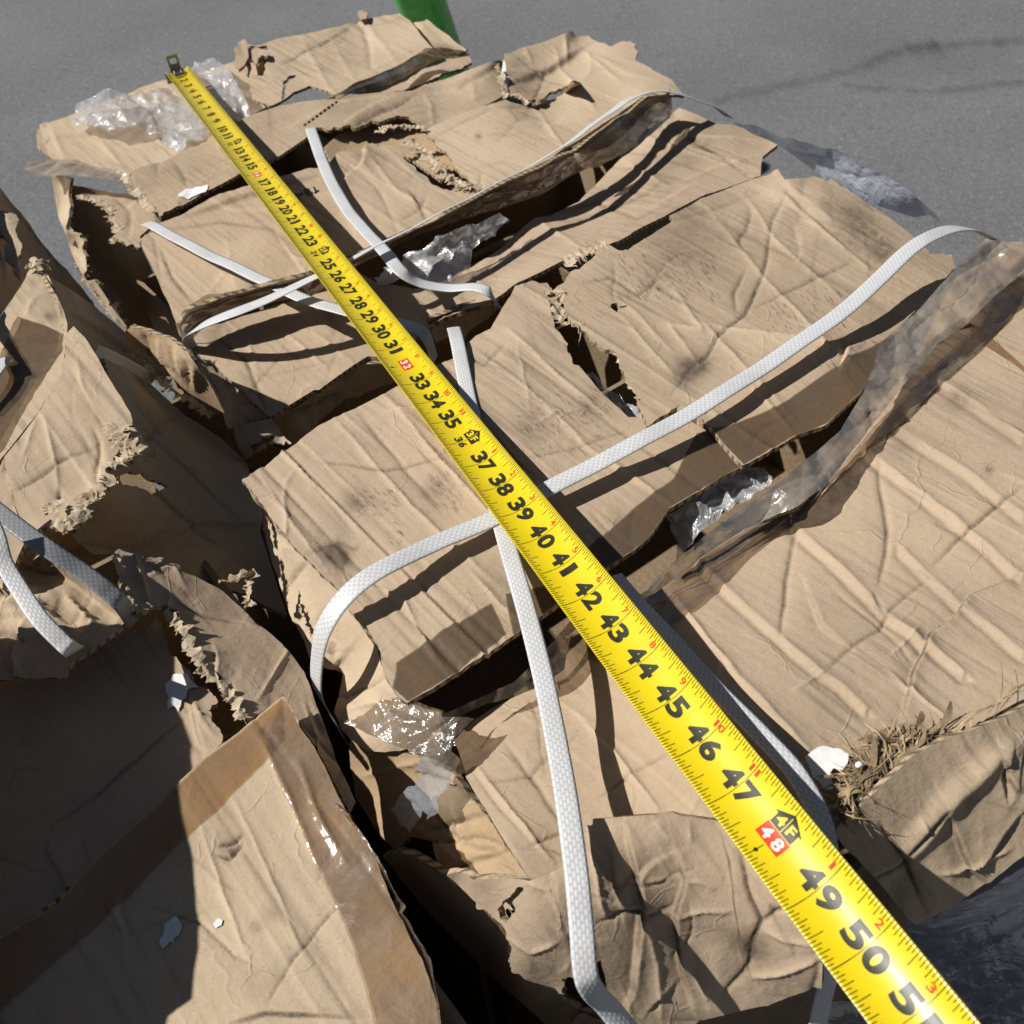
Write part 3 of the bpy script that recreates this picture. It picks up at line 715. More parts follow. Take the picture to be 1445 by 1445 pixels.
panel('top_flap', pts(.80, 'B 440,530 560,470 660,430 760,400 870,432r 960,410r 1070,345r 960,370,-.4r 860,400,-.6r 790,385r 770,340 765,260,.5 755,215,1 860,185,1 950,160,1 1030,125,1.4 1050,150r 1100,150r 1180,190r 1290,180r 1300,210 1290,245 1360,285 1440,325 C 60,390,-.6 0,385 B 1330,385,.6 1240,450 1100,545 960,635 780,725 650,775,.3 600,720r 560,690r 520,620r 470,570r'), M_CARD3, UB,
      creases=[(xy('B 860,400 1000,610 1090,690'), 4, 1.8), (xy('B 960,200 980,280 1130,450'), 5, 2.5), (xy('B 1080,220 1240,340'), 4, 2.), (xy('B 780,330 940,290 1080,200'), 6, -3.2, 's', .4), (xy('B 480,560 700,440 860,420'), 4, -1.4), (xy('B 930,270 900,350 860,430'), 3, -2., 'v', .5), (xy('B 1000,140 1010,260'), 5, 3.), (xy('B 840,190 870,260'), 4, 2.), (xy('B 600,700 760,660 900,700'), 3, -.9), (xy('B 720,590 860,440'), 3, -.8), (xy('B 1130,230 1260,300 1400,330'), 4, 1.5)],
      wr=(14, 1.3), flute=[('y', 10, .8)], seed=52, torn=3., key='UF', sp=2.7, dark_marks=[((675, 195), 5, .9)])
panel('torn_flap', pts(.799, 'B 870,432r 960,412r 1070,345r 1010,395,-3r 960,425,-3r 880,445,-2r'), M_CARDW, UB, wr=(4, 1), seed=53, torn=2)
fringe('torn_edge', UB, [(573, 200, .80), (590, 213, .80), (608, 228, .80), (625, 243, .80), (645, 260, .80), (668, 268, .80)], .03, 54, amp=.006)
fringe('torn_edge', UB, [(530, 190, .802), (550, 183, .803), (575, 181, .803), (598, 184, .803)], .02, 55, amp=.006)
fringe('torn_edge', UB, [(722, 133, .80), (735, 140, .80), (745, 147, .80)], .016, 56, amp=.005)
panel('inner_board', pts(.77, 'B 20,600,1 80,545,1 300,480 430,485 470,560 560,680 500,740 340,625 240,590 100,640 60,680'), M_CARDW, UB, wr=(4, 1.2), seed=57)
# the taped ridge standing up along the front of this carton
panel('ridge_flap', pts(.80, 'C 0,378,3.2 B 1440,385,3.2 1340,395,3 1240,470,3 1040,620,3 700,780,3 500,890,3.2 230,1020,3.2 120,1060,3.2 A 1270,1120,3.2 900,1215,3 770,1265,2.6 725,1330,1.4 740,1380,0 800,1350 900,1295 1060,1240 1270,1205 B 140,1090 300,1010 430,960 640,890,.3 740,865 900,800 1040,715 1180,660 1330,560 1445,465 C 0,460'), M_CARD2, UB,
      creases=[(xy('B 200,1060 500,920 760,820 1040,690 1240,560 1420,440'), 7, -3., 'v', .25)], wr=(20, 1.8), crum=.8, dark_marks=[((700, 282), 60, .5), ((360, 425), 60, .6), ((560, 340), 50, .5), ((850, 215), 50, .3)], seed=58, key='V')
overlay('packing_tape', SURF['V'], pts(0, 'B 1440,392 1330,405 1240,480 1040,630 700,790 500,900 230,1030 A 1270,1128 900,1222 775,1275 735,1330 750,1370 900,1285 1060,1230 1270,1195 B 140,1080 430,950 740,855 1040,705 1180,650 1330,550 1440,460'), M_PTS, UB, .0010, 4, 59, amp=.004)
panel('packing_tape', pts(.825, 'B 1040,625,.6 1100,630,.8 1180,600,.5 1260,540 1340,450 1400,400 1440,390 1440,470,-1 1340,560,-1.5 1240,630,-1.6 1140,680,-1.8 1080,690,-1 1050,660'), M_PTF, UB, thick=0, crum=1.4, nz=2, wr=(8, 1.6), sp=4, seed=60)
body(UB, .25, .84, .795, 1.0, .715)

# ---- middle carton
WB = carton('sunken carton between the taped ridge and the two-flap carton, clear plastic poking out of it', (560, 440, .80))
panel('top_panel', pts(.785, 'D 760,110 790,60 880,20,.5 A 900,1320 1050,1270 1270,1210 B 140,1100 230,1150 380,1180 470,1170 570,1110 620,1090 740,1010 880,890 940,880 1060,820,-1 1240,640,-1 1330,570 1445,470 C 0,470,1 40,440,1.2 200,500,1 300,520,.5 410,575 440,590,.5 380,640,.6 370,720,1 150,790,1.5 0,870,2 B 1200,990,2.5 1000,1060,2.5 800,1160,2.4 700,1230,2.2 600,1260,1.5 470,1320,1 E 300,160 200,150 0,290 D 1280,290 1100,400 1040,350 960,270 880,190 800,140'), M_CARD, WB,
      creases=[(xy('B 880,890 980,960 1090,1020'), 5, 2.2), (xy('B 1240,650 1330,710 1445,770'), 5, 2.2), (xy('B 940,880 1130,820 1300,890 1440,830'), 4, -1.6, 'v', .3), (xy('B 600,1110 660,1160 720,1200'), 4, 1.6), (xy('B 680,1080 860,930'), 3, -1.2, 'v', .2), (xy('C 20,520 180,620 350,740'), 4, -1.8, 'v', .4), (xy('C 0,560 200,640 380,700'), 4, 2.), (xy('C 0,760 150,700 400,620'), 4, 1.5), (xy('C 60,540 240,560 410,580'), 4, 1.6),
               (xy('A 900,1340 960,1400 D 1010,90 1050,200'), 4, 1.8), (xy('D 880,80 930,110 1000,170 1100,400'), 4, -1.6, 'v', .5), (xy('D 1160,60 1340,200'), 4, 1.6), (xy('D 1270,50 1440,180'), 4, 1.4), (xy('D 1000,240 1200,210 1440,150'), 3, -.8), (xy('B 340,1180 420,1260 500,1320'), 4, 1.8)],
      wr=(20, 1.5), flute=[('y', 18, .9)], seed=61, key='W', sp=2.7, dark_marks=[((300, 470), 25, .4), ((620, 420), 25, .2)])
panel('front_panel', pts(.78, 'D 1110,405 1200,370 1310,280 1440,205 E 30,175 150,180 270,175 290,210,-2 330,260,-4 260,270,-4 120,330,-4 0,420,-4 D 1300,470,-4 1190,520,-4 1150,470,-3'), M_CARD2, WB, creases=[(xy('D 1290,290 1280,430'), 4, 2.5), (xy('D 1130,420 1300,350 1440,290'), 6, -4, 'v', .4)], wr=(14, 2.2), crum=1.2, seed=62)
panel('crushed_corner', pts(.782, 'D 950,440 1040,420 1110,410 1150,470,-1 1190,510r 1150,520,-1r 1090,500r 1060,540,-1r 1000,580,-2r 980,540,-1 960,490'), M_CARD2, WB, wr=(8, 2), crum=1.8, seed=63, torn=3, holes=[xy('D 1020,520 1090,480 1140,480 1100,500 1060,520 1030,560')])
panel('side_panel', pts(.78, 'D 760,110 800,140 880,190 960,270 1040,350 1110,405 1040,420,-.5 960,440,-1 930,450,-6 880,300,-6 800,180,-6'), M_CARD2, WB, wr=(10, 1.8), crum=1., seed=64)
panel('torn_flap', pts(.838, 'D 505,65r 530,28,1 600,50,1.5 690,80,2 770,130,2 800,180,1.5 850,250,-.5 890,330,-2 915,385,-3.2 870,395,-4r 800,345,-3r 730,290,-2r 640,240,-2r 600,180,-2r 520,140,-2r'), M_CARDW, WB,
      creases=[(xy('D 640,80 660,200'), 5, 3.5), (xy('D 720,110 740,240'), 5, 3.5), (xy('D 790,190 800,300'), 5, 3.2), (xy('D 580,60 600,150'), 5, -3, 'v', .3), (xy('D 690,110 700,230'), 4, -3, 'v', .3), (xy('D 760,160 770,290'), 4, -3., 'v', .3), (xy('D 540,90 580,130 640,180 700,220 770,290'), 3, -2, 'v', .9)], wr=(6, 1.6), seed=65, torn=3)
fringe('torn_edge', WB, [(180, 490, .820), (205, 508, .819), (222, 533, .818), (245, 552, .817), (270, 568, .812), (300, 588, .80)], .018, 66, amp=.006)
panel('folded_panel', pts(.80, 'B 440,1310 520,1275 600,1235 680,1205 720,1270,-1 700,1290,-3 610,1360,-4 590,1390,-4 540,1370,-3 480,1400,-3'), M_CARD, WB, creases=[(xy('B 450,1320 560,1270 690,1215'), 6, -3, 's', .2)], wr=(5, 1.6), seed=67)
panel('packing_tape', pts(.80, 'A 725,1330,1 760,1250,2 840,1200,2.5 950,1195,2.5 1000,1220,2 900,1260,1 850,1310 800,1370,-.5 760,1400,-1 770,1445,-2 740,1400,-2'), M_FILMT, WB, thick=0, crum=1.2, nz=2, seed=68, sp=4)
body(WB, .185, .60, .50, .79, .71)

# ---- two-flap carton in the middle
XB = carton('carton with two loose tape-edged flaps under the middle of the tape measure', (700, 600, .865))
panel('top_flap', pts(.867, 'D 985,655r 1030,625 1100,585 E 0,435 150,362 270,305 400,220 500,180 600,130 605,100,-.4 640,70,-.3 700,40 B 800,1170 870,1140 930,1150r 985,1210r 950,1290r 1000,1380r E 1010,115r 1060,190 1130,275 1190,335 1260,400 1330,400r 1380,385r F 50,350r 140,375 160,440 225,520 295,600 150,685 0,775 E 1340,900 1185,1010 975,1165 780,1300 560,1440,.2 H 360,135 325,108 265,15 E 250,1350 200,1260 120,1180 90,1110 0,1030 D 1310,1035 1200,930 1100,805 1060,740 1010,680'), M_CARD, XB,
      creases=[(xy('E 0,580 130,590 260,620 400,590 520,565'), 4, -1.2, 'v', .4), (xy('E 60,400 250,620 380,770 520,900 700,1060'), 6, 2.0), (xy('E 270,310 480,560 700,800 820,960'), 6, 2.4), (xy('E 150,370 360,620 500,780'), 5, -1.6, 'v', .2), (xy('E 760,30 980,240 1200,420'), 6, 1.9), (xy('E 640,120 900,330 1120,540 1330,700'), 6, 1.7), (xy('E 690,430 800,560 890,650'), 4, -2., 'v', .6), (xy('E 0,930 60,940 120,1080 190,1190'), 5, -2.5, 's', .7), (xy('E 120,1080 260,1100 350,1150 420,1290 520,1440'), 5, 2.),
               (xy('E 620,1030 740,1170 860,1260'), 5, 1.8), (xy('E 600,150 680,180 760,110'), 5, -2.), (xy('F 160,440 225,520 300,600'), 4, -2.5, 's', .7), (xy('E 990,770 1140,920'), 5, 1.6), (xy('E 860,560 1060,520 1270,450'), 3, -1., 'v', .3), (xy('D 1060,640 1200,850 1330,1010'), 6, 1.6), (xy('D 1230,610 1445,870'), 5, -1.5, 'v', .3), (xy('E 1180,580 1340,690 1445,760'), 5, 1.6)],
      wr=(26, 1.2), flute=[('y', 26, .8)], seed=71, torn=3.2, key='X', sp=2.7, dark_marks=[(xy('E 150,740')[0], 20, .45), (xy('E 470,700')[0], 22, .35), (xy('E 870,440')[0], 24, .45), (xy('E 1110,350')[0], 24, .35), (xy('E 60,950')[0], 14, .8), (xy('E 100,990')[0], 10, .7), (xy('D 1370,950')[0], 12, .7), (xy('E 1210,830')[0], 18, .3), ((470, 760), 40, .2)])
panel('top_flap', pts(.871, 'B 1015,1290r 1000,1210r 960,1190r 1000,1150r 1060,1100 1120,1050r 1200,1010r 1260,1020 1445,895 C 0,880 150,800 400,712 440,690,.4 470,740,.3 590,715,.4 640,740r 720,770,-.3 900,890,-.5 1040,1000,-1 1060,1035,-1.2 1150,1040,-1.6 1165,1090,-1.6 1100,1160,-1 960,1310,-.6 F 900,90,-.5 780,305 640,432 500,485 295,600 225,520 160,440 100,370 50,350r 0,380 E 1340,440r 1300,340r 1260,260r 1200,130r 1130,95r 1060,30r B 1060,1400r 1060,1330r'), M_CARD2, XB,
      creases=[(xy('C 480,780 440,860 420,900 380,1120 310,1280 200,1370 160,1445 F 90,200 10,300'), 4, -2.0, 'v', .7), (xy('C 150,840 380,1130 570,1330 630,1400 F 140,30 300,190 500,400'), 6, 2.2), (xy('C 0,1160 130,1350 F 0,30 120,190'), 6, 2.), (xy('C 460,790 600,920 830,1110'), 6, 2.6), (xy('C 330,1260 460,1200 600,1130 760,1060'), 4, -1.6, 'v', .4), (xy('C 300,790 390,920 450,1000 640,1160 700,1220'), 5, 1.7), (xy('C 440,720 560,840 740,1000 880,1090'), 6, -3., 's', .4), (xy('C 600,800 740,870 860,970 890,1050'), 5, -2.4, 's', .6), (xy('C 0,900 200,850 430,760'), 6, -1.6), (xy('B 1080,1150 1200,1130 1300,1200 1440,1100'), 4, -1.5, 'v', .4), (xy('C 270,1270 260,1200 310,1100'), 4, -1.8, 'v', .5), (xy('B 1240,1230 1445,1440'), 5, 1.6), (xy('E 1240,0 1445,230'), 5, 1.8), (xy('F 330,270 500,460'), 4, 1.7), (xy('F 600,80 800,240'), 4, 1.6)],
      wr=(30, 1.3), flute=[('y', 22, .9)], holes=[xy('B 1190,1240 1215,1235 1230,1250 1262,1245 1240,1258 1215,1275 1200,1262')], seed=72, torn=3.2, key='XR', sp=2.7, dark_marks=[(xy('F 70,210')[0], 20, .9), (xy('F 130,180')[0], 14, .7), (xy('C 330,840')[0], 22, .3), (xy('C 130,950')[0], 60, .25), (xy('C 780,920')[0], 30, .5), (xy('C 860,1030')[0], 16, .7), ((940, 350), 60, .25)], worn=.05)
overlay('packing_tape', SURF['X'], pts(0, 'E 315,1405 480,1290 700,1165 760,1285 560,1435 H 362,130 300,75'), M_PTD, XB, .0007, 6, 73)
overlay('packing_tape', SURF['X'], pts(0, 'E 760,1125 940,1090 1140,900 1290,770 1445,655 F 110,470 170,450 225,520 292,600 150,682 0,772 E 1340,897 1185,1006 975,1160 790,1290'), M_PTD, XB, .0007, 6, 74)
overlay('packing_tape', SURF['XR'], pts(0, 'F 170,450 240,440 430,365 700,185 930,55 960,10 970,20 905,85 780,300 640,428 500,480 298,596 225,520'), M_PTD, XB, .0007, 6, 75)
def smudge(host, parent, box, ang, n, L, seed):
    rng = np.random.default_rng(seed); ls = []; ca, sa = math.cos(ang), math.sin(ang)
    for k in range(n):
        x, y = rng.uniform(box[0], box[2]), rng.uniform(box[1], box[3]); l = rng.uniform(.3, 1)*L
        a = ang+rng.normal()*.18; ls.append([(x, y), (x+math.cos(a)*l*.5+rng.normal()*.6, y+math.sin(a)*l*.5), (x+math.cos(a)*l, y+math.sin(a)*l)])
    return ink(host, 'rubbed_print', parent, ls, 2.1, M_SMUDGE)
smudge(SURF['X'], XB, (725, 545, 860, 640), .75, 110, 11, 1); smudge(SURF['X'], XB, (490, 690, 560, 725), .8, 50, 9, 2); smudge(SURF['X'], XB, (600, 660, 650, 720), 1.0, 34, 18, 3); smudge(SURF['X'], XB, (540, 735, 565, 765), .9, 20, 8, 4)
smudge(SURF['XR'], XB, (870, 355, 1010, 420), .95, 90, 14, 5); smudge(SURF['XR'], XB, (1080, 405, 1200, 470), 1.0, 70, 11, 6); smudge(SURF['XR'], XB, (1150, 480, 1240, 520), 1.0, 40, 11, 7)
fringe('torn_edge', XB, [(780, 412, .868), (793, 425, .868), (788, 445, .868), (800, 462, .866)], .022, 76, amp=.006)
fringe('torn_edge', XB, [(800, 375, .868), (815, 365, .868), (835, 357, .869), (855, 350, .869)], .026, 77, amp=.005)
fringe('torn_edge', XB, [(822, 462, .869), (845, 478, .869), (866, 492, .869), (880, 520, .869), (893, 545, .869), (905, 570, .869)], .009, 78, amp=.003)
panel('curled_tab', pts(.872, 'F 30,360r 60,340r 100,350r 150,375r 130,400 145,430 100,400 60,390r'), M_CARD2, XB, wr=(4, 1.5), crum=1.5, seed=79, torn=2)
panel('side_panel', pts(.845, 'D 1000,672 1060,742 1200,930 1330,1045 E 0,1035 90,1110 150,1220 240,1345 H 265,18 330,110 400,150,-.4 500,185,-0.77 520,230,-1.38 450,300,-2.75 330,330,-3.58 200,330,-4.12 100,250,-4.40 60,170,-4.68 D 1390,1445,-4.68 1270,1400,-4.40 1190,1210,-4.40 1130,1060,-4.40 1080,900,-4.12 1062,790,-3.30'), M_CARD3, XB,
      creases=[(xy('D 1150,1110 1200,1050 1240,1000'), 7, -2.2, 'v', .3), (xy('D 1230,1290 1310,1200 1400,1110'), 6, -1.6, 'v', .2), (xy('H 40,100 110,110 230,60 280,20'), 4, -1.8, 'v', .3), (xy('D 1080,800 1100,820 1200,930 1340,1050'), 5, -2.4, 's', .3), (xy('D 1050,870 1100,850 1160,880'), 5, 2.), (xy('H 110,160 240,130 380,180'), 6, 2.2)], wr=(14, 1.6), seed=80, key='XS')
panel('side_panel', pts(.84, 'H 130,250,-4 200,300,-4 400,350,-3 560,430,-2.2 610,500,-2.2 650,560,-2.2 720,650,-2 770,730,-2 850,850,-2 690,850,-4 530,840,-6 480,770,-6 460,700,-6.5 370,680,-7.5 310,740,-9 220,640,-9 150,520,-8.5 130,400,-7'), M_CARDW, XB,
      creases=[(xy('H 530,830 640,780 760,740'), 6, -2.8, 'v', .5), (xy('H 430,660 560,620 700,590'), 6, -2., 'v', .4), (xy('H 180,430 300,400 430,370'), 5, 2.), (xy('H 400,400 500,450 620,500'), 5, -2)], wr=(10, 1.5), seed=81)
body(XB, .150, .62, .30, .49, .76)

# ---- big carton, lower right
YB = carton('large ridged carton at the lower right with shiny brown tape along its split top', (1250, 800, .86))
panel('top_panel', pts(.852, 'C 1500,960,1.2 1445,1010,1 1290,975,1.3 1200,1060,1.3 F 1000,170,1 870,330,1 780,440,.8 640,640,.5 500,790 300,860,-.3 130,970,-.3 0,1080 E 1320,1150,-.3 1180,1230,-.6 1030,1290,-1 H 1000,0,-1 880,75,-1 760,130,-1.2 640,200,-1.6 555,290,-2 590,390,-1 600,440,-.6 660,540,.2 760,700,1 860,855,.4 1000,930,0 1200,800,.4 1445,780,.8 I 200,770,1.2 400,800,1.4 600,760,1.6 700,650,1.8 800,560,1.8 1000,380,1.8 1120,290,1.8 1445,120,1.8 1600,30,1.8'), M_CARD, YB, ctrl=pts(.852, 'I 300,300,2.6 100,100,1.9 F 300,1300,1.2 1000,1000,.9'),
      creases=[(xy('F 820,545 1000,690 1215,855 1440,1045'), 6, 3.8, 'r', .16, False), (xy('F 520,850 700,1010 880,1190 1060,1330 1200,1445'), 6, 3.8, 'r', .16, False), (xy('F 940,445 1210,620 1445,800'), 6, 3.2, 'r', .16, False), (xy('F 1100,250 1260,350 1445,480'), 6, 3.5, 'r', .16, False), (xy('F 130,1000 300,1160 440,1280 620,1445 I 700,60 800,160'), 6, 3.2, 'r', .16, False), (xy('I 250,0 420,170 565,330'), 6, 3.0, 'r', .16, False), (xy('F 960,950 1100,1080 1300,1240 1445,1360'), 6, 2.8, 'r', .16, False), (xy('F 660,1100 860,1250 1000,1400'), 5, -1.6), (xy('I 890,0 1000,110 1160,225'), 7, 2.2), (xy('F 0,1110 180,1340 280,1445'), 7, 2.4),
               (xy('F 850,570 860,690 890,850 880,960 855,1080'), 5, -2.4, 'v', .4), (xy('F 515,840 480,1050 470,1150 450,1290'), 5, -2.2, 'v', .35), (xy('F 1445,680 1340,760 1215,860 1080,1000'), 4, -2., 'v', .55), (xy('F 1430,1040 1230,1120 1150,1220 1060,1280 1030,1370 990,1445 I 975,80 940,240'), 5, -3., 's', .7), (xy('F 640,1440 750,1330 860,1260 890,1190 1060,1050'), 4, -1.8, 'v', .3), (xy('F 560,1100 620,1250 720,1330'), 5, -1.6, 's', .2), (xy('F 1080,830 1210,870'), 4, -1.4), (xy('F 1020,1250 900,1380'), 4, 1.2), (xy('F 830,1120 880,1200'), 5, -2.4, 'v', .3), (xy('I 500,90 640,10'), 4, 1.5),
               (xy('H 640,390 800,600 960,790'), 6, 2.2), (xy('H 760,300 900,480 1000,640'), 6, -1.8, 'v', .3), (xy('H 700,460 860,420 960,330 1060,260'), 5, -1.6, 'v', .3), (xy('H 860,720 960,680 1060,640'), 4, -1.6, 'v', .3), (xy('H 1060,190 1200,330 1330,500 1400,590'), 6, 2.2), (xy('H 1150,520 1270,430 1445,330'), 4, -1.4, 'v', .2), (xy('H 630,420 720,540 860,700'), 4, -1.4)],
      wr=(12, .8), flute=[('y', 14, .4)], seed=91, key='Y', sp=2.7, crum=.12, dark_marks=[(xy('F 1180,330')[0], 16, .5), (xy('F 940,510')[0], 20, .35), (xy('F 1300,620')[0], 8, .5), (xy('H 430,380')[0], 10, .5)])
overlay('packing_tape', SURF['Y'], pts(0, 'C 1500,1000 1445,1040 1350,1150 F 1270,20 1130,150 1000,280 880,400 790,500 640,690 500,800 300,860 130,970 0,1080 E 1330,1150 1445,1290 F 0,1255 120,1180 340,960 520,815 800,540 960,420 1110,260 1280,110 1390,0 C 1445,1180 1500,1130'), M_PTS, YB, .0018, 4, 92, amp=.0018)
overlay('packing_tape', SURF['Y'], pts(0, 'F 1240,20 1445,200 1500,260 1500,300 1430,210 1220,70'), M_PT, YB, .0014, 5, 93)
# split seam: the tape stands up along it as a dirty, crumpled fin
panel('loose_tape', pts(.872, 'C 1500,960,2 1445,985,2.2 1290,965,2.6 1200,1050,2.2 1130,1150,2 1040,1240,1.8 F 960,0,1.6 860,100,1.5 790,300,1.2 700,450,.8 560,570,.6 430,680,.4 300,770 150,880 0,1000 E 1340,1110,-.4 1100,1220,-1 1000,1300,-1.2 1040,1300,-1.6 1180,1240,-1.4 1320,1160,-1.2 F 0,1070,-1 40,1060,-.8 130,970,-.8 300,860,-.6 460,790,-.4 520,770 640,680 760,520,.3 860,390,.5 1030,180,.8 1100,90,1 1220,10,1.2 C 1330,1200,1 1445,1110,1.2 1500,1060,1.2'), M_PTF, YB, thick=0, crum=1.8, nz=2.4, wr=(30, 1.8), seed=94, sp=4)
panel('seam_edge', pts(.860, 'F 1230,10,.8 1160,60 1060,150 960,250 870,380 780,480 690,590 600,690 510,790 300,850 130,960 20,1050 0,1010 130,920 300,810 460,720 600,600 720,450 830,300 960,170 1100,60,.6 1200,-10,.8'), M_CARD2, YB, wr=(14, 2), crum=1.5, seed=95, dark_marks=[((1010, 760), 60, .8), ((1130, 690), 60, .8), ((1240, 560), 70, .7), ((1330, 480), 50, .7)], thick=0)
panel('loose_tape', pts(.852, 'E 1030,1230,.6 1100,1250,.4 1180,1310,-.2 H 1000,60 880,80,.6 700,140,.5 600,190,.8 540,300,.6 520,180,1.4 640,130,1.2 800,50,1 E 960,1310,.8'), M_PTD, YB, thick=0, crum=1.6, nz=2.2, wr=(14, 1.8), seed=96, sp=4)
panel('torn_film', pts(.868, 'H 105,225,-1.2r 180,190,-1.2 250,130,-1.2 330,115,-.6 420,165 500,190 560,190,.2 640,200,-.5 560,270,-.5r 540,330,-.5r 600,400,-2r 600,440,-2.4r 560,420,-1.5r 520,410,-1.5r 440,350,-1.2r 340,320,-1.2 230,275,-1.4'), M_FILMT, YB, thick=0, crum=2.2, nz=3, wr=(16, 2.2), seed=97, sp=4, torn=2.5)
panel('torn_film', pts(.85, 'H 420,350,-1r 520,390,-1 560,410,-1r 500,520,-3r 450,610,-4.5r 440,560,-4r 380,660,-6r 330,640,-6.5r 300,560,-6r 390,470,-4r 400,400,-2r'), M_FILM2, YB, thick=0, crum=2.2, nz=3, wr=(10, 2), seed=98, sp=4, torn=3)
# crushed front of the same carton
panel('crushed_front', pts(.874, 'H 520,840,-4r 640,855,-2 760,850,-1.2 860,860,-.6 960,820,-.3 1075,755 1085,640r 1130,610,.4 1240,600,.6 1445,585,.8 I 30,590,.8 200,620,.6 300,700,.4 420,850,0 520,980,-.6 600,1070,-1.2 625,1180,-2 620,1300,-4 500,1330,-5.5 400,1370,-6.5 220,1400,-7.5 80,1440,-8.5 H 1440,1470,-9 1250,1460,-9 1180,1330,-7 1150,1180,-4 1060,1240,-5r 990,1260,-6r 1000,1330,-8r 960,1300,-8 830,1260,-7r 770,1190,-6r 765,1080,-4r 720,1020,-4r 640,950,-4.5 560,870,-5'), M_CARD, YB,
      holes=[xy('H 725,980 790,910 830,880 845,910 790,950 800,990 760,1040 740,1020')],
      creases=[(xy('H 1245,620 1265,720 1300,860 1320,980 1300,1100 1280,1300 1230,1420'), 6, -3.00, 's', .7), (xy('H 1110,650 1120,800 1150,950 1180,1030'), 6, 2.10), (xy('H 1150,1030 1250,990 1330,1010 1445,970'), 6, -2.40, 'v', .4), (xy('H 1180,700 1200,850 1230,980'), 5, -1.50, 's', .3), (xy('I 20,720 60,860 20,1000 40,1200 100,1400'), 6, -2.10, 's', .6), (xy('I 60,860 140,870 200,900'), 4, 1.20), (xy('I 200,630 240,780 270,1000 300,1200 330,1250'), 6, -2.10, 's', .7), (xy('I 280,700 310,880 370,1030 340,1100 320,1200'), 5, -2.40, 'v', .9), (xy('I 370,1030 430,990 490,960'), 5, -1.80, 'v', .8), (xy('I 20,1010 130,985 260,990'), 5, 1.44), (xy('I 380,1060 440,1080 590,1130'), 6, 1.80), (xy('I 330,1250 460,1230 600,1190'), 7, 2.40), (xy('I 210,1320 300,1240 340,1160'), 6, -1.80, 'v', .5), (xy('I 120,1260 160,1340'), 4, 1.20), (xy('H 850,870 940,900 980,1000 990,1080'), 6, 2.10), (xy('H 780,1100 870,1150 980,1110'), 5, 1.80), (xy('H 950,820 970,940 1030,1080'), 6, -2.40, 's', .5), (xy('H 1330,860 1445,850'), 5, 1.20), (xy('H 1330,1000 1380,1200 1400,1440'), 6, 1.50), (xy('H 1360,620 1445,700'), 5, 1.20)],
      wr=(30, 1.0), crum=.14, nz=.5, seed=101, torn=3.5, sp=3.0, key='Z', dark_marks=[(xy('I 340,1130')[0], 22, .6), (xy('I 90,1420')[0], 20, .6), (xy('I 560,1290')[0], 30, .3)])
panel('side_panel', pts(.835, 'H 260,760,-9 340,740,-6 520,835,-3.5 640,945,-3.5 720,1025,-3.5 765,1080,-4 775,1190,-6 830,1262,-7 960,1310,-8.5 1060,1380,-9.5 1250,1500,-10 1000,1520,-16 700,1250,-16 450,1000,-14'), M_CARD2, YB, wr=(10, 1.5), seed=104)
fringe('torn_edge', YB, [(704, 1290, .80), (715, 1275, .805), (730, 1262, .81), (738, 1255, .812)], .012, 102, amp=.005)
panel('fold_flap', pts(.886, 'I 665,668,-1.4 720,610,-.8 780,550,-.2 880,455,.5 1000,345,1 1120,282,1.2 1250,240,1.4 1445,150,1.6 1600,60,1.8 1640,640,-2 1445,770,-3.4 1360,830,-4 1280,885,-4.6 1180,950,-5.2 1060,1010,-6 1000,1042,-6 950,990,-5 880,900,-4 800,810,-3 720,730,-2.2'), M_CARD2, YB,
      creases=[(xy('I 830,850 960,760 1060,650 1120,560 1250,440 1360,340 1445,290'), 16, 5, 'g'), (xy('I 860,630 900,700 950,760 1000,850 1050,990'), 6, -3.5, 'v', .6), (xy('I 960,765 1040,680 1120,570'), 6, -4., 'v', .6), (xy('I 1130,580 1170,680 1230,830 1290,870'), 6, -2.2, 's', .4), (xy('I 1100,830 1180,820 1250,790 1400,740'), 5, 2.6), (xy('I 830,850 900,820 980,770'), 5, -2.6, 'v', .4), (xy('I 1350,340 1380,440 1440,520'), 5, -2.6, 's', .5), (xy('I 1010,860 1060,930 1070,1000'), 5, 3.4), (xy('I 1020,600 1040,660'), 5, 2), (xy('I 1260,790 1310,760 1440,600'), 5, -2, 's')],
      wr=(14, 1.2), crum=.2, seed=103, key='R', sp=2.7, dark_marks=[(xy('I 1110,590')[0], 12, .6), (xy('I 960,770')[0], 16, .6)])
body(YB, .150, .66, .10, .27, .75)

# ---- wrapped goods showing below the folded flap
WR = thing('wrapped_goods', 'dark blue goods behind streaky clear stretch wrap below the folded flap', 'wrapped goods', tuple(float(q) for q in (*at(1380, 1330, .6)[:2], 0)))
panel('goods', pts(.80, 'I 960,1030,-6 1070,1005,-5 1290,880,-4 1445,770,-3 1600,660,-3 1640,1500,-30 1200,1500,-30 1060,1250,-18'), M_BLUE, WR, thick=0, wr=(10, 3), nz=2, crum=1.5, seed=111, sp=9)
panel('stretch_wrap', pts(.812, 'I 960,1030,-6 1070,1005,-5 1290,880,-4 1445,770,-3 1600,660,-3 1640,1500,-30 1200,1500,-30 1060,1250,-18'), M_FILM2, WR, thick=0, wr=(24, 3), nz=3, crum=2.5, seed=112, sp=6,
      creases=[(xy('I %d,%d %d,%d' % (1050+k*12, 1180+k*55, 1480, 860+k*62)), 5, 3.5*(-1)**k) for k in range(9)])
panel('stretch_wrap', pts(.80, 'I 560,1500,-14 600,1400,-10 640,1330,-9 760,1330,-9 860,1445,-12 900,1520,-16'), M_FILM2, WR, thick=0, wr=(10, 3), nz=3, crum=2., seed=113, sp=6)

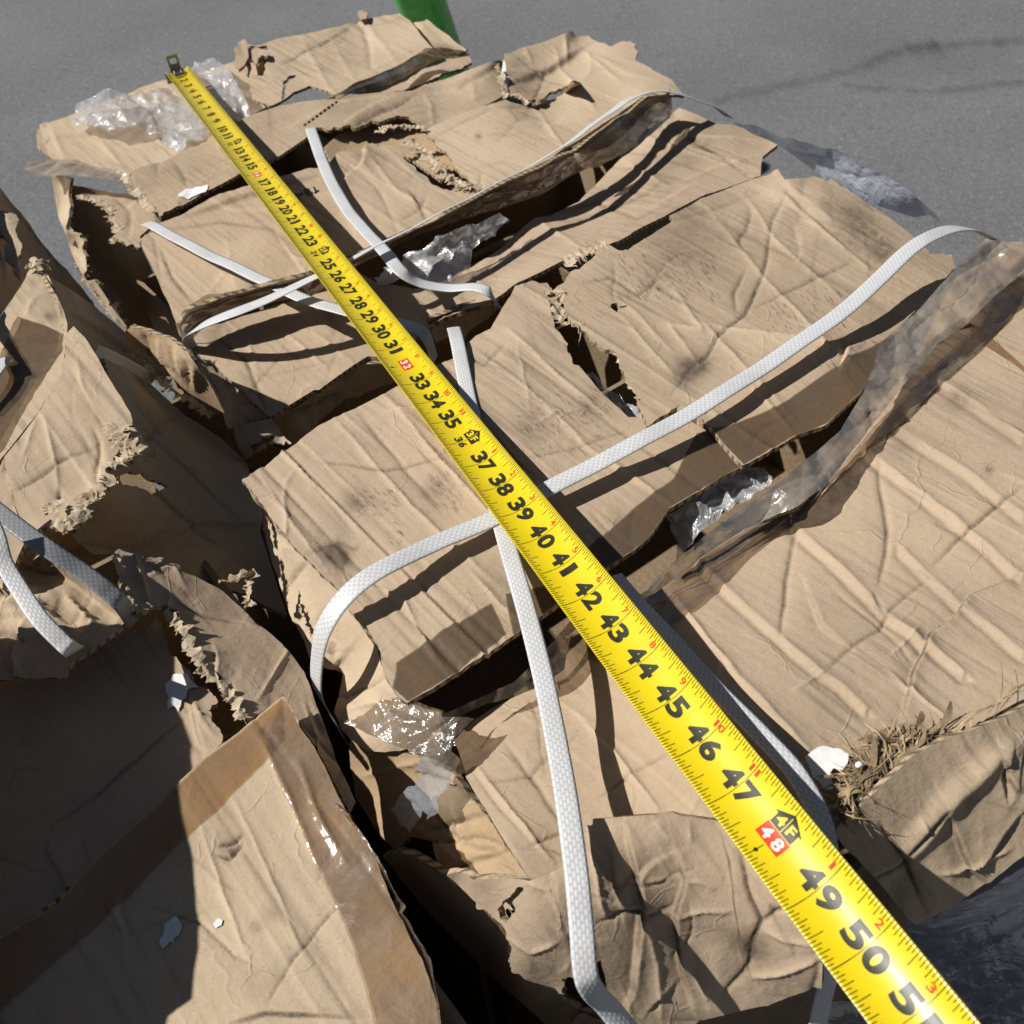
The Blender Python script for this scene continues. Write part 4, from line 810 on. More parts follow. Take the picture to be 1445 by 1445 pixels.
# ---- left hand load
PB = carton('clean carton of the left load, a patch of frayed grey tape hanging over its corner', (30, 470, .90))
panel('top_panel', pts(.886, 'J -150,1250 0,1000 60,910 110,830 185,700r 200,680r 250,655r 290,680r 330,720 390,860 440,980 460,1050 455,1110 D 262,150 250,230 150,390 15,560 -120,720'), M_CARD3, PB, creases=[(xy('J 370,780 400,900 440,1060'), 6, -3, 's', .5), (xy('J 180,1000 210,900 250,840'), 4, 1.5), (xy('J 200,720 300,720 340,760'), 5, -2, 's', .3)], wr=(6, .8), seed=121, torn=2, key='P', dark_marks=[((68, 445), 7, .7), ((72, 405), 12, .4)])
panel('side_panel', pts(.884, 'J 290,690 330,715 400,760,-1.2 640,930,-9 850,1110,-11 1010,1300,-12 1050,1430,-12 850,1350,-10 650,1250,-6 560,1160,-3 500,1090,-.3 455,1080 440,980 390,860'), M_CARD2, PB, creases=[(xy('J 470,970 700,1100 880,1240 1000,1340'), 5, -2.5, 's', .4)], wr=(6, 1), seed=122)
fringe('torn_edge', PB, [(38, 385, .889), (48, 377, .889), (58, 376, .889), (66, 384, .888)], .02, 123, amp=.006)
overlay('packing_tape', SURF['P'], pts(0, 'D 75,0 110,12 180,30 245,62 240,130 200,190 130,300 60,420 0,540 -60,600 -60,300 20,130'), M_PTD, PB, .002, 5, 124, amp=.002)
body(PB, -.35, .112, .545, .74, .79)

QB = carton('left load carton whose top ends in a ragged ripped edge over a dark hole', (90, 600, .895))
panel('top_flap', pts(.895, 'D 265,150 262,70 300,30,.3 350,82,.3 400,160,.3 450,250,.2 500,330,.2 535,390r 540,430r 480,460r 500,500,-.5r 470,560,-.5r 430,620r 470,665r 400,700,-.3r 350,750,-.4r 340,800r 270,830,-.6r 180,850,-.6r 110,890,-.8 60,760,-.5 20,600 15,560 150,390 250,230'), M_CARD, QB,
      creases=[(xy('D 310,150 340,290 400,400'), 5, 1.6), (xy('D 180,400 220,560 240,700'), 6, 2.), (xy('D 60,700 180,630 260,570 390,520'), 5, -2., 'v', .5), (xy('D 280,200 360,330 440,470'), 4, -1.2), (xy('D 150,400 90,560'), 5, 1.4), (xy('D 240,690 240,760'), 3, -3, 'v', .9)], wr=(10, .9), flute=[('y', 6, .7)], seed=131, torn=4, key='Q', sp=2.7, dark_marks=[(xy('D 300,640')[0], 30, .3)])
for k, (pl, ww) in enumerate([('D 500,440 480,470 510,510 560,560', .026), ('D 560,540 500,580 450,620', .026), ('D 470,650 440,690 400,720 360,760', .024), ('D 350,740 340,790 300,840 220,850', .022), ('D 240,740 225,770 210,810', .016)]):
    fringe('torn_edge', QB, [(a, b, .896) for a, b in xy(pl)], ww*.8, 132+k, amp=.005)
panel('torn_flap', pts(.89, 'D 490,430r 540,430r 560,480r 600,520,-1r 638,545,-1r 590,580,-1.5r 540,575r 490,540r 470,490r'), M_CARD2, QB, wr=(8, 2), crum=2.2, seed=138, torn=3)
panel('side_panel', pts(.889, 'D 420,160 480,190,-2 600,250,-9 760,390,-11.5 900,480,-13 1010,600,-12.5 1060,780,-11.5 1065,880,-11.5 1120,1050,-12 1170,1210,-13 1100,1180,-12.5 1000,1120,-11.5 890,1100,-10 690,1010,-8 540,950,-6.5 440,960,-6 380,960,-5 310,900,-3.5 320,800,-2 370,740,-1 430,680,-.5 400,600,0 470,520 500,400 450,280'), M_CARD2, QB,
      creases=[(xy('D 560,420 800,640 1000,850'), 5, -1.6, 'v', .3), (xy('D 500,560 760,820 950,960'), 6, -1.6, 'v', .3), (xy('D 420,160 640,330 830,470 960,590'), 5, 2, 's', .6)], wr=(14, 1.6), seed=139, holes=[xy('D 490,640 530,620 590,625 640,660 690,680 640,720 570,690 500,680')], torn=2.4)
panel('top_flap', pts(.888, 'D -120,560 0,600 15,565 60,765 105,895 60,1000 0,1040 -120,1040'), M_CARD, QB, wr=(6, 1.4), seed=140)
panel('crumpled_panel', pts(.874, 'D 55,935r 130,915r 200,955r 310,1010 400,1110,-.8 510,1220,-1.2 470,1280,-1.5 390,1340,-1.5 300,1400,-1.5 260,1470,-2 -120,1470,-2 -120,900'), M_CARD2, QB, creases=[(xy('D 130,960 300,1060 500,1220'), 8, -6, 's', .4), (xy('D 0,1150 150,1180 330,1280'), 8, 6), (xy('D 260,1130 380,1240 440,1260'), 6, 5)], wr=(30, 3), crum=2.4, seed=141, torn=3)
fringe('torn_edge', QB, [(a, b, .879) for a, b in xy('D 50,960 110,930 170,950 240,990')], .022, 142, amp=.007)
body(QB, -.30, .105, .36, .54, .80)

# ---- near left carton
LB = carton('near left carton half in shadow, brown tape along its lid edges', (330, 1200, .84))
panel('top_flap', pts(.842, 'G 1155,108 1180,150 1240,260 1310,370 1430,610,.2 H 100,590 180,680,.2 230,770,.2 280,900 340,1020 420,1180 480,1360 510,1500 520,1600 G 600,1700 -200,1700 -200,1250 0,1090 240,950 370,795 520,660 640,552 700,490 820,372 920,295 1000,232'), M_CARD3, LB,
      creases=[(xy('G 950,520 1010,640 1150,950 1230,1150'), 7, 1.4), (xy('G 820,640 900,880 1010,1180'), 6, 1.2), (xy('G 900,720 950,700 990,670'), 4, -3., 'v', .9), (xy('G 890,760 940,770 990,700'), 4, -2.2, 'v', .8), (xy('G 950,1440 1080,1405 1200,1410 1445,1420'), 5, -2., 's', .5), (xy('G 1090,1370 1200,1180 1330,1020 1445,890'), 3, -1.2, 'v', .3), (xy('H 0,860 100,720'), 3, -1.2), (xy('G 1060,270 1150,450 1300,800'), 6, 2.), (xy('G 1220,380 1310,620 1420,800'), 8, 2.4)],
      wr=(16, .7), crum=.25, flute=[('y', 10, .5)], seed=151, key='L', sp=2.7, dark_marks=[(xy('G 940,740')[0], 8, .8), (xy('G 1070,250')[0], 5, .9), (xy('G 1110,1000')[0], 14, .25), (xy('G 1050,1050')[0], 10, .3)])
overlay('packing_tape', SURF['L'], pts(0, 'G 1150,118 1000,240 820,380 700,498 640,562 370,805 240,960 0,1100 -150,1200 -150,1500 0,1395 270,1155 450,1000 720,722 860,600 1080,380 1160,290'), M_PT, LB, .0007, 6, 152)
overlay('packing_tape', SURF['L'], pts(0, 'G 1090,245 1150,120 1180,158 1240,268 1310,380 1430,622 H 100,598 180,690 230,780 280,910 340,1030 420,1190 478,1370 500,1500 510,1600 300,1600 225,1445 145,1150 G 1370,960 1240,690 1100,380 1080,260'), M_PTL, LB, .0011, 5, 153, amp=.0008)
overlay('paint_spot', SURF['L'], pts(0, 'G 870,1040r 890,1018r 910,1025r 905,1045r 880,1057r'), M_PAPER, LB, .0008, 3, 154, torn=.6)
overlay('paint_spot', SURF['L'], pts(0, 'G 675,1035r 720,1005r 742,1040r 735,1080r 710,1100r 715,1125r 695,1110r 665,1140r 650,1110r 670,1070r'), M_PAPER, LB, .0008, 3, 155, torn=1.)
panel('packing_tape', pts(.846, 'H 60,540 120,590 180,680,.3 240,780,.3 285,900,.3 350,1030,.2 430,1190 480,1360 510,1500 470,1500,-2.5 430,1330,-2.5 340,1080,-2 270,910,-1.6 200,780,-1 130,640,-.6'), M_FILMT, LB, thick=0, crum=1., nz=1.5, wr=(10, 1.5), seed=156, sp=4)
panel('back_flap', pts(.836, 'G -200,250 0,90 150,10 310,-50 450,-130,.3 600,-170,.5 640,-215,.8r 660,-190r 680,-110r 700,-60r 740,-20r 770,0r 830,75r 890,130r 850,170r 900,250r 905,300 830,380 700,500 640,560 370,810 0,1120 -200,1260'), M_CARD, LB,
      creases=[(xy('G 200,640 380,520 640,290 760,180'), 4, -1.6, 'v', .4), (xy('G 760,60 800,250 830,340'), 7, -3, 's', .3), (xy('G 780,100 830,220 880,280'), 4, 2.)], wr=(14, 1.), seed=157, torn=3, key='LB2')
overlay('paper_patch', SURF['LB2'], pts(0, 'G 675,60r 720,20r 770,25r 790,60r 815,80r 770,90r 740,130r 725,175r 710,150r 685,165r 690,120r 680,95r'), M_PAPER, LB, .0012, 3, 158, torn=1.6)
panel('side_flap', lin(.868, .800, 160, 590, 'D 465,955,1r 530,928,1r 560,945r 620,965r 690,1000r 740,1030 800,1050,-.5 890,1095,-1.5 1000,1190,-2.5 1150,1330,-3.4 1240,1440,-4 H -20,120,-4.5 60,330,-4.5 150,540,-4.8 120,590,-4 G 1440,610,-1.8 1310,360,-1 1190,160,-.8 1155,105,-.8 1010,220,-1 960,120,-.8r 900,30,-.5r D 830,1430,-.3r 780,1340r 740,1260r 730,1195r 690,1175r 640,1175r 580,1200r 560,1212,.3r 505,1150,.6r 520,1100,.8r 490,1040,1r'), M_CARD, LB,
      creases=[(xy('D 545,935 570,1030 610,1170'), 4, 2.4, 'v', .3), (xy('D 720,1160 860,1210 1000,1240'), 5, -2.2, 'v', .3), (xy('D 610,1050 700,1000 760,1090'), 4, 1.6), (xy('G 1190,180 1400,400 H 60,470'), 5, -1.5, 'v', .4)],
      wr=(18, 1.6), seed=159, torn=3, key='LC', sp=2.7, dark_marks=[(xy('D 760,1080')[0], 24, .6), (xy('D 880,1180')[0], 24, .4)])
for k, (pl, ww, zz) in enumerate([('D 680,1190 720,1240 770,1310 800,1380 830,1445', .012, .857), ('D 830,1440 G 900,60 960,130 1000,210', .009, .853), ('D 900,1080 960,1060 1030,1055 1010,1120 1020,1190', .012, .846), ('D 480,980 500,1060 515,1130 555,1205', .008, .868)]):
    fringe('torn_edge', LB, [(a, b, .868-.068*(a-160)/430+.001) for a, b in xy(pl)], ww, 160+k, amp=.005)
body(LB, -.34, .07, -.02, .345, .775)
# ---- unseen carton added for its shadow; outline projected back from the wanted shadow edge
sh = [(212, 880), (208, 960), (226, 1010), (236, 1070), (238, 1115), (250, 1180), (254, 1250), (256, 1300), (250, 1330), (247, 1368), (214, 1392), (208, 1420), (198, 1450), (150, 1600)]
E = [np.array(at(a, b, .842))+np.array([-.8, .37, 1.])*.12 for a, b in sh]
TB = thing('cardboard_carton', 'unseen taller carton added to cast the jagged shadow across the near left carton', 'carton', (-.3, .25, 0), 'battered cartons on the loads')
top = [tuple(e) for e in E]; bot = [(-.7, -.05, .962), (-.7, .6, .962)]
poly = top+bot; n = len(poly); V = [(x, y, .962) for x, y, z in poly]+[(x, y, 0.) for x, y, z in poly]
mesh('shadow_caster', V, [tuple(range(n))[::-1]]+[(i, (i+1) % n, n+(i+1) % n, n+i) for i in range(n)], M_CARD2, TB, smooth=False, attrs=dict(dark_marks=np.zeros(2*n), wear=np.zeros(2*n)))

# ---- carton at the far left border
FB = carton('shaded carton at the left border with a curled corrugated tear, asphalt behind it', (40, 330, .86))
panel('side_panel', pts(.785, 'J -120,20,10 -20,100,6.5 0,115,6 150,290,3.5 300,500,1.2 460,690,-.8 630,890,-3 660,970,-4 560,900,-3 480,820,-1.5 400,765,0 320,730,1.5 240,660,2.5 190,690,4 100,850,6.5 0,990,9 -150,1200,13'), M_CARDW, FB, wr=(8, 1.2), seed=171, creases=[(xy('J 0,130 160,330 330,560 480,740'), 4, -2, 'v', .6), (xy('J 430,660 450,700 460,760'), 4, 2.)])
panel('torn_flap', pts(.862, 'J -80,270 0,270 60,285 105,300r 130,340r 105,420r 120,460 150,500r 140,570r 120,640r 130,730r 90,690r 60,620r 30,600r 30,520r 70,500 20,450 -80,430'), M_CARD2, FB, creases=[(xy('J -60,%d 60,%d 120,%d' % (300+k*28, 310+k*28, 330+k*30)), 2.5, 2.5) for k in range(5)], wr=(6, 2), crum=1.4, seed=172, torn=2)
body(FB, -.30, .12, .80, 1.0, .70)
panel('shade_sheet', pts(.70, 'J -200,-60 -40,60,6 0,120,6 40,200 0,500 -200,500'), M_BLUE, FB, thick=0, seed=173)  # dark sheet standing in for a shadow

# ================================================================== PLASTIC FILM
def film(outl, label, seed, mat=None, **k):
    d = dict(thick=0, crum=4.2, nz=5, wr=(46, 3.), sp=3.2, seed=seed, torn=3); d.update(k)
    h = panel('plastic_film', outl, mat or M_FILM, None, **d)
    return tag(reorigin(h.o), label, 'plastic film', 'clear plastic liners')
film(pts(.788, 'A 285,480r 310,395,.4r 330,400 440,365,.8 560,370,.5 640,345,.4 700,345,-.2 760,390,-.1 850,520,.2 860,560r 800,590,.5 720,625r 690,610r 650,540r 560,510,.6r 420,530r 350,520r 310,500r'), 'clear crumpled plastic bag left of the tape end on the far corner carton', 201)
film(pts(.79, 'A 770,270r 820,240,.2 840,225,.6r 890,240,.5 940,290 980,370 1020,455r 1000,470,.4 930,490 870,430 810,340'), 'clear plastic bag bunched right of the tape end', 202)
film(pts(.802, 'B 210,1120,-1r 340,1040,1 440,990,2 540,950,2.2r 640,920,2 740,865,2r 780,900,1.4r 720,960,.8 630,1010,.6 625,1070,.6r 540,1150,.6r 460,1165,.8r 390,1140,.4 330,1110,.2 230,1150,-1r'), 'milky plastic bag squeezed out under the taped ridge', 203)
film(pts(.80, 'C 230,480,-3r 330,510,-1 450,560,0 580,590,1 650,610r 800,680 900,730 1000,800 1100,880,-3r 1110,900,-4r 1000,880,-4 830,830,-4 640,740,-4 480,620,-4 330,540,-4'), 'bluish plastic sheet hanging over the far right edge of the load', 204, M_FILMB, crum=.7, nz=1.5, wr=(16, 2))
film(pts(.852, 'F 0,820,-1r 60,740 180,650,.2 300,600,.4 380,595,1r 420,650,.6r 330,740 200,820 90,910,-.2 20,980,-1r'), 'crumpled plastic pushed up in the gap beside the split taped seam', 205, crum=3.6)
film(pts(.842, 'E 1080,230,-1r 1160,230 1230,260 1290,330 1350,410,.4r 1290,430 1200,340 1130,290r'), 'plastic liner seen inside the ripped slot between the two flaps', 206, crum=3.)

# ================================================================== STRAPS
strap('woven_strap', 'white strap running across both loose flaps under the tape measure', [(487, 1045, .74, 0), (465, 1010, .78, 0), (446, 968, .82, 0), (450, 905, .862, 0), (480, 850, .880, 0), (530, 806, .886, 0), (610, 768, .881, 0), (700, 728, .879, 0), (800, 675, .881, 0), (960, 590, .886, 0), (1080, 515, .886, 0), (1200, 430, .889, 0), (1280, 355, .894, 0), (1330, 325, .894, 0), (1365, 322, .886, 10), (1400, 335, .87, 15), (1440, 358, .85, 15)], .0118, seed=1)
strap('woven_strap', 'white strap dropping from the middle over the crushed front of the lower carton', [(640, 462, .858, 0), (645, 480, .870, 0), (655, 530, .871, 0), (672, 610, .873, 0), (700, 712, .876, 0), (722, 790, .882, 0), (748, 880, .885, 0), (772, 980, .888, 0), (795, 1100, .890, 0), (812, 1220, .888, 0), (820, 1300, .882, 0), (826, 1370, .872, 0), (836, 1398, .862, 0), (860, 1425, .84, 0), (900, 1470, .82, 0)], .0100, seed=2)
strap('woven_strap', 'white strap half hidden along the right edge of the tape measure', [(866, 812, .878, 0), (910, 862, .884, 0), (972, 930, .890, 0), (1023, 984, .894, 0), (1074, 1036, .897, 0), (1124, 1090, .899, 0), (1158, 1155, .897, 0), (1172, 1240, .884, 0), (1180, 1330, .84, 0), (1165, 1400, .80, 0), (1150, 1470, .76, 0)], .0094, seed=3)
strap('woven_strap', 'white strap crossing the wide carton from its slot to the sunken carton', [(438, 180, .806, 0), (443, 195, .810, 0), (462, 245, .812, 0), (490, 295, .818, 0), (520, 330, .828, 0), (545, 357, .838, 0), (566, 382, .836, 0), (592, 399, .826, 0), (630, 405, .822, 0), (670, 404, .826, 0), (693, 414, .822, 0), (704, 434, .80, 0)], .0118, seed=4)
strap('woven_strap', 'narrow white strap stretched along the taped ridge toward the far edge', [(300, 515, .76, 0), (270, 492, .785, 0), (266, 472, .806, 0), (285, 458, .822, 0), (340, 437, .834, 0), (420, 402, .842, 10), (500, 362, .848, 22), (580, 321, .848, 30), (680, 269, .848, 32), (780, 215, .848, 30), (860, 158, .848, 22), (900, 134, .846, 14), (930, 128, .838, 10), (970, 135, .825, 0), (1010, 152, .80, 0), (1030, 165, .78, 0)], .0118, seed=5)
strap('woven_strap', 'white strap slanting across the code printed on the wide carton', [(206, 314, .80, 0), (220, 320, .806, 0), (280, 352, .812, 0), (340, 380, .818, 0), (400, 408, .826, 0), (450, 428, .828, 0), (510, 444, .828, 0), (560, 455, .828, 0), (590, 464, .826, 0), (606, 482, .816, 0), (614, 510, .79, 0)], .0118, seed=6)
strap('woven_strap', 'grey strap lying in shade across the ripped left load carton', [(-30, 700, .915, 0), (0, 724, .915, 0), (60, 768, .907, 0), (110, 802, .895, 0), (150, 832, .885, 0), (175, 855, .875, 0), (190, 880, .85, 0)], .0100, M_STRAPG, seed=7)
strap('woven_strap', 'white strap sagging down the crumpled side of the left load', [(-14, 735, .925, 0), (-4, 760, .92, 0), (6, 795, .912, 0), (28, 832, .906, 0), (55, 872, .900, 0), (85, 903, .894, 0), (101, 917, .889, 0), (108, 921, .872, 0), (106, 914, .855, 0)], .0088, seed=8)
strap('woven_strap', 'short end of white strap showing at the left border', [(-46, 566, .90, 0), (-18, 536, .90, 0), (-2, 517, .898, 0), (6, 505, .892, 0)], .0100, seed=9)
strap('woven_strap', 'thin edge of a strap gleaming in the dark gap of the left load', [(134, 494, .89, 60), (150, 500, .875, 60), (175, 512, .85, 60), (200, 526, .83, 60), (215, 538, .81, 60)], .008, seed=10)

# ================================================================== DEBRIS ON THE LOWER RIGHT CARTON
def straw():
    rng = np.random.default_rng(77); V = []; Fs = []; fm = []
    reg = [(a, b) for a, b in xy('I 670,580 700,540 720,500 770,470 760,440 800,430 770,380 860,390 850,320 940,330 960,290 1040,300 780,420 790,450 740,500 820,380 900,310 990,300 800,400 860,350')]
    def blade(p, d, L, w, dz, m, bend):
        o = len(V); n = 5; s = np.array([-d[1], d[0], 0]); s /= np.linalg.norm(s)+1e-9
        for i in range(n+1):
            t = i/n; c = p+d*L*(t-.5)+s*bend*(t-.5)**2*L+np.array([0, 0, dz*(t-.5)+.0015*math.sin(t*3)])
            ww = w*(1-.75*abs(2*t-1)**2); V.append(c+s*ww/2); V.append(c-s*ww/2+np.array([0, 0, w*.25]))
        for i in range(n): Fs.append((o+2*i, o+2*i+1, o+2*i+3, o+2*i+2)); fm.append(m)
    for k in range(640):
        a = reg[rng.integers(len(reg))]; px, py = a[0]+abs(rng.normal())*9-3, a[1]+rng.normal()*6-2
        p = np.array(at(px, py, .876+.010*rng.random()**1.5)); th = rng.normal(.15, .75); d = np.array([math.cos(th), math.sin(th), 0])
        blade(p, d, rng.uniform(.005, .026), rng.uniform(.0004, .0012) if rng.random() < .88 else rng.uniform(.0016, .0034), rng.normal()*.0014, int(rng.random() < .68), rng.normal()*1.2)
    for k in range(14):   # along the crevice to the right
        t = rng.random(); px = 1320+t*140; py = 1040-t*78+rng.normal()*3
        th = rng.normal(.05, .2); blade(np.array(at(px, py, .880)), np.array([math.cos(th), math.sin(th), 0]), rng.uniform(.01, .05), rng.uniform(.0004, .0011), rng.normal()*.001, int(rng.random() < .5), rng.normal()*.3)
    for (a, b, c, e) in ((1325, 1040, 1345, 992), (1295, 1030, 1302, 1005), (1220, 1130, 1240, 1040), (1150, 1097, 1178, 1100), (1230, 1100, 1300, 1055)):
        p0 = np.array(at(a, b, .880)); p1 = np.array(at(c, e, .890)); d = p1-p0; L = np.linalg.norm(d); blade((p0+p1)/2, d/L, L, .003, 0, 1, .3)
    o = mesh('dry_straw', V, Fs, [M_STRAW, M_STRAWD], None, fm)
    tag(reorigin(o), 'tangle of dry straw and dead leaves caught in the crease beside the tape measure', 'dry straw', None, 'stuff')
straw()
h = panel('paper_scrap', pts(.882, 'I 550,355r 575,335r 605,312r 640,310r 690,318r 730,340r 725,380,.3r 705,410r 670,400r 655,420r 670,480r 640,490,-.2r 610,455r 580,430r 570,390r'), M_PAPER, None, thick=.0005, wr=(4, .5), crum=.2, seed=221, torn=1.)
tag(reorigin(h.o), 'torn white paper scrap lying on the carton beside the straw', 'paper scrap')
def pebble(px, py, z, r, label, seed):
    V = []; Fs = []; n = 10; m = 7; c = np.array(at(px, py, z))
    for j in range(m+1):
        for i in range(n):
            a = math.pi*j/m; b = 2*math.pi*i/n; V.append((math.sin(a)*math.cos(b), math.sin(a)*math.sin(b)*.75, math.cos(a)*.6))
    V = np.array(V); V = V*(1+.5*perlin(V*1.7+seed))[:, None]*r+c
    Fs = [(j*n+i, j*n+(i+1) % n, (j+1)*n+(i+1) % n, (j+1)*n+i) for j in range(m) for i in range(n)]
    tag(reorigin(mesh('foam_crumb', V, Fs, M_PAPER)), label, 'foam crumb')
pebble(1161, 1147, .888, .0022, 'white foam crumb at the bottom of the straw next to the tape measure', 3)
pebble(1212, 1079, .890, .0019, 'white foam crumb on top of the straw by the paper scrap', 8)

# ================================================================== TAPE MEASURE
IN = .0254
Td = np.array([-.4244, .5514, .7194]); Td /= np.linalg.norm(Td); T_ = M @ Td          # toward the hook
P0 = np.array(CAM+rays([[248.8, 98.5]])[0]*(49.98*IN))
def rollat(q): u = np.clip((np.asarray(q, float)/IN-33)/16, 0, 1); return rad(3)+rad(23)*u*u*(3-2*u)
C0 = np.cross(T_, [0, 0, 1.]); C0 /= np.linalg.norm(C0); N0 = np.cross(C0, T_)
roll = float(rollat(0)); C_ = C0*math.cos(roll)+N0*math.sin(roll); N_ = N0*math.cos(roll)-C0*math.sin(roll)
HW = .0152; RB = .026
def B(s, v, e=0.):
    """point of the blade: s metres from the hook, v across (+ = far edge), e above the face"""
    s = np.asarray(s, float); v = np.asarray(v, float); th = v/RB
    r = RB-e
    ro = rollat(s); cr, sr = np.cos(ro), np.sin(ro); x, y = r*np.sin(th), RB-r*np.cos(th)-.0022
    return P0-np.multiply.outer(s, T_)+np.multiply.outer(x*cr-y*sr, C0)+np.multiply.outer(x*sr+y*cr, N0)
TM = thing('tape_measure', 'yellow steel tape measure blade stretched across the cartons from its hook, marked in inches', 'tape measure', tuple(float(q) for q in P0))
def blade():
    ns, nv = 160, 20; s = np.linspace(.004, 58*IN, ns); v = np.linspace(-HW, HW, nv); V = []; Fs = []
    for e in (0, -.00022):
        for a in s:
            V += list(B(np.full(nv, a), v, e))
    k = ns*nv
    for i in range(ns-1):
        for j in range(nv-1):
            f = (i*nv+j, i*nv+j+1, (i+1)*nv+j+1, (i+1)*nv+j); Fs.append(f[::-1]); Fs.append(tuple(x+k for x in f))
        for j, fl in ((0, 0), (nv-1, 1)):
            f = (i*nv+j, (i+1)*nv+j, (i+1)*nv+j+k, i*nv+j+k); Fs.append(f if fl else f[::-1])
    mesh('blade', V, Fs, M_YEL, TM)
blade()
class Print:
    def __init__(s): s.V = []; s.F = []
    def quad(s, s0, s1, v0, v1, e=.00012):
        n = max(1, int(abs(v1-v0)/.0009)); vv = np.linspace(v0, v1, n+1); o = len(s.V); m = max(1, int(abs(s1-s0)/.004))
        for a in np.linspace(s0, s1, m+1): s.V += list(B(np.full(n+1, a), vv, e))
        for j in range(m):
            for i in range(n):
                p = o+j*(n+1)+i; s.F.append((p+1, p, p+n+1, p+n+2))
    def poly(s, tris, pts_, e=.00014):
        """flat triangles (s, v), cut small enough to follow the curve of the blade"""
        st = [tuple(np.array(pts_[i]) for i in t) for t in tris]; out = []
        while st:
            a, b, c = st.pop(); L = [abs(a[1]-b[1]), abs(b[1]-c[1]), abs(c[1]-a[1])]; k = int(np.argmax(L))
            if L[k] < .0014: out.append((a, b, c)); continue
            q = [a, b, c]; q = q[k:]+q[:k]; mm = (q[0]+q[1])/2; st += [(q[0], mm, q[2]), (mm, q[1], q[2])]
        for t in out:
            if (t[1][0]-t[0][0])*(t[2][1]-t[0][1])-(t[1][1]-t[0][1])*(t[2][0]-t[0][0]) < 0: t = (t[0], t[2], t[1])
            o = len(s.V); s.V += list(B([q[0] for q in t], [q[1] for q in t], e)); s.F.append((o, o+1, o+2))
    def build(s, name, mat, par=None): return mesh(name, s.V, s.F, mat, par or TM, smooth=False)
_gl = {}
def glyph(ch, bold):
    k = (ch, bold)
    if k not in _gl:
        cu = bpy.data.curves.new('g', 'FONT'); cu.body = ch; cu.size = 1; cu.offset = bold; cu.resolution_u = 5; cu.fill_mode = 'FRONT'
        ob = bpy.data.objects.new('g', cu); col.objects.link(ob); dg = bpy.context.evaluated_depsgraph_get(); dg.update()
        me = bpy.data.meshes.new_from_object(ob.evaluated_get(dg)); me.calc_loop_triangles()
        v = np.array([tuple(q.co)[:2] for q in me.vertices]); t = [tuple(q.vertices) for q in me.loop_triangles]
        bpy.data.objects.remove(ob); bpy.data.curves.remove(cu); bpy.data.meshes.remove(me)
        lo, hi = v.min(0), v.max(0); _gl[k] = ((v-lo)/(hi-lo), t, (hi[0]-lo[0])/(hi[1]-lo[1]))
    return _gl[k]
def text(pr, ch, sc_, vc, h, w, bold=.04, e=.00016):
    """one character centred at (sc_, vc), h across the blade, w along it"""
    v, t, asp = glyph(ch, bold)
    if ch == '1': w *= .5
    pr.poly(t, [(sc_+(q[0]-.5)*w, vc+(q[1]-.5)*h) for q in v], e)
tick, num, red = Print(), Print(), Print()
for i in range(1, 57*16):
    s = i*IN/16; k = i % 16
    if s < .5*IN: continue
    w = .00017 if k else .00019
    if k == 0:
        L = None
        tick.quad(s-w, s+w, -HW, -.0062); tick.quad(s-w, s+w, .0088, HW)
        n_ = i//16
        if n_ not in (16, 32, 48): tick.quad(s-.00013, s+.00013, -.0062, .0088)
        continue
    L = .0072 if k == 8 else .0052 if k % 4 == 0 else .0041 if k % 2 == 0 else .0029
    tick.quad(s-w, s+w, -HW, -HW+L); tick.quad(s-w, s+w, HW-L, HW)
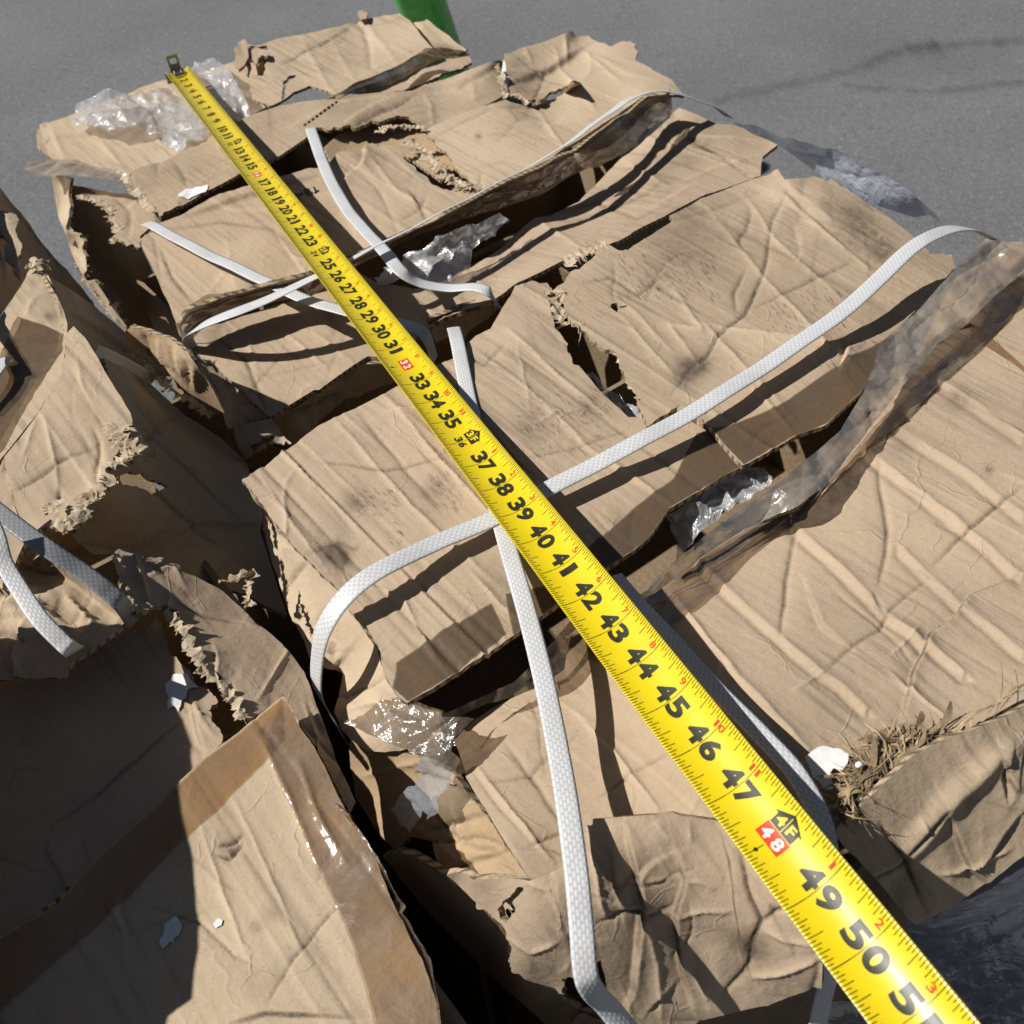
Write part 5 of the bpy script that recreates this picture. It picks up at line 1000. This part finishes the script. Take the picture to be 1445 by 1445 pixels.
for n_ in range(2, 56):
    s = n_*IN; tx = str(n_); foot = n_ % 12 == 0; sixteen = n_ % 16 == 0
    if foot:
        # arrow-shaped flag with the feet
        blk, yel = Print(), Print()
        vb = .0014 if not sixteen else .0018; a, hgt = .0062, .0046
        ps = [(s-a, vb), (s+a, vb), (s+a, vb+hgt), (s+a*1.28, vb+hgt), (s, vb+hgt+.0046), (s-a*1.28, vb+hgt), (s-a, vb+hgt)]
        blk.poly([(0, 1, 2), (0, 2, 6), (3, 4, 5)], ps, .00018)
        text(yel, str(n_//12), s-.0030, vb+.0036, .0046, .0042, .035, .00028); text(yel, 'F', s+.0030, vb+.0036, .0046, .0034, .035, .00028)
        yel.quad(s-.0002, s+.0002, vb, vb+.0075, .00026)
        fo = blk.build('foot_flag', M_BLK); yel.build('flag_lettering', M_YEL, fo)
    if sixteen:
        v0, v1 = (-.0036, .0036) if not foot else (-.0052, .0014)
        rb_, wht, blk = Print(), Print(), Print(); rb_.quad(s-.0068, s+.0068, v0, v1, .00018)
        for c, dx in zip(tx, (-.0033, .0033)): text(wht, c, s+dx, (v0+v1)/2, .0050, .0044, .03, .00028)
        # stud-centre diamond
        blk.poly([(0, 1, 2), (0, 2, 3)], [(s, -.0086), (s+.0011, -.0098), (s, -.0110), (s-.0011, -.0098)], .0002)
        ro = rb_.build('red_block', M_RED); wht.build('block_numeral', M_WHT, ro); blk.build('stud_mark', M_BLK)
    else:
        h, w, vc = (.0096, .0090, .0006) if not foot else (.0050, .0046, -.0030)
        if len(tx) == 1: text(num, tx, s-.0062, vc, h, w)
        else:
            g_ = .0051 if not foot else .0031
            for c, dx in zip(tx, (-g_, g_)): text(num, c, s+dx, vc, h, w)
    m_ = n_ % 12
    if m_ and n_ > 12:
        t2 = str(m_)
        if len(t2) == 1: text(red, t2, s-.0027, .0098, .0034, .0030, .02)
        else:
            for c, dx in zip(t2, (-.0018, .0018)): text(red, c, s+dx, .0098, .0034, .0030, .02)
    elif n_ in (3, 5, 7, 8): red.quad(s+.4*IN, s+.56*IN, .0005, .0035)
tick.build('tick_marks', M_BLK); num.build('inch_numerals', M_BLK); red.build('red_numerals', M_RED)
def hook():
    def plate(name, q, mat, th=.0012):
        """q: four corners in (s, v, height) blade space, thickened"""
        return q
    def box(Vv, Fs, s0, s1, v0, v1, e0, e1):
        o = len(Vv)
        for s in (s0, s1):
            for v in (v0, v1):
                for e in (e0, e1): Vv.append(P0-T_*s+C_*v+N_*(e-.0022))
        for f in ((0, 1, 3, 2), (4, 6, 7, 5), (0, 4, 5, 1), (2, 3, 7, 6), (0, 2, 6, 4), (1, 5, 7, 3)): Fs.append(tuple(o+i for i in f))
    V, Fs = [], []
    box(V, Fs, -.002, .030, -.0060, .0060, .0012, .0026); box(V, Fs, .016, .024, -.0075, .0075, .0026, .0040)
    hk = mesh('end_hook', V, Fs, M_STEEL, TM, smooth=False)
    V, Fs = [], []
    # upright tab with a slot
    for (v0, v1, e0, e1) in ((-.0070, -.0042, .0012, .019), (.0042, .0070, .0012, .019), (-.0042, .0042, .0012, .009), (-.0042, .0042, .0155, .019)): box(V, Fs, -.0035, -.0020, v0, v1, e0, e1)
    box(V, Fs, -.0035, -.0020, -.0150, .0150, -.012, .0010)
    mesh('hook_tab', V, Fs, M_DSTEEL, hk, smooth=False)
    for v in (-.0042, .0042):
        V = []; n = 12
        for r, e in ((.0020, .004), (.0018, .0050), (.0008, .0055)):
            for k in range(n): V.append(P0-T_*(.016+r*math.cos(2*math.pi*k/n))+C_*(v+r*math.sin(2*math.pi*k/n))+N_*(e-.0022))
        mesh('rivet', V, [(j*n+k, j*n+(k+1) % n, (j+1)*n+(k+1) % n, (j+1)*n+k) for j in range(2) for k in range(n)]+[tuple(range(2*n, 3*n))], M_STEEL, hk)
hook()
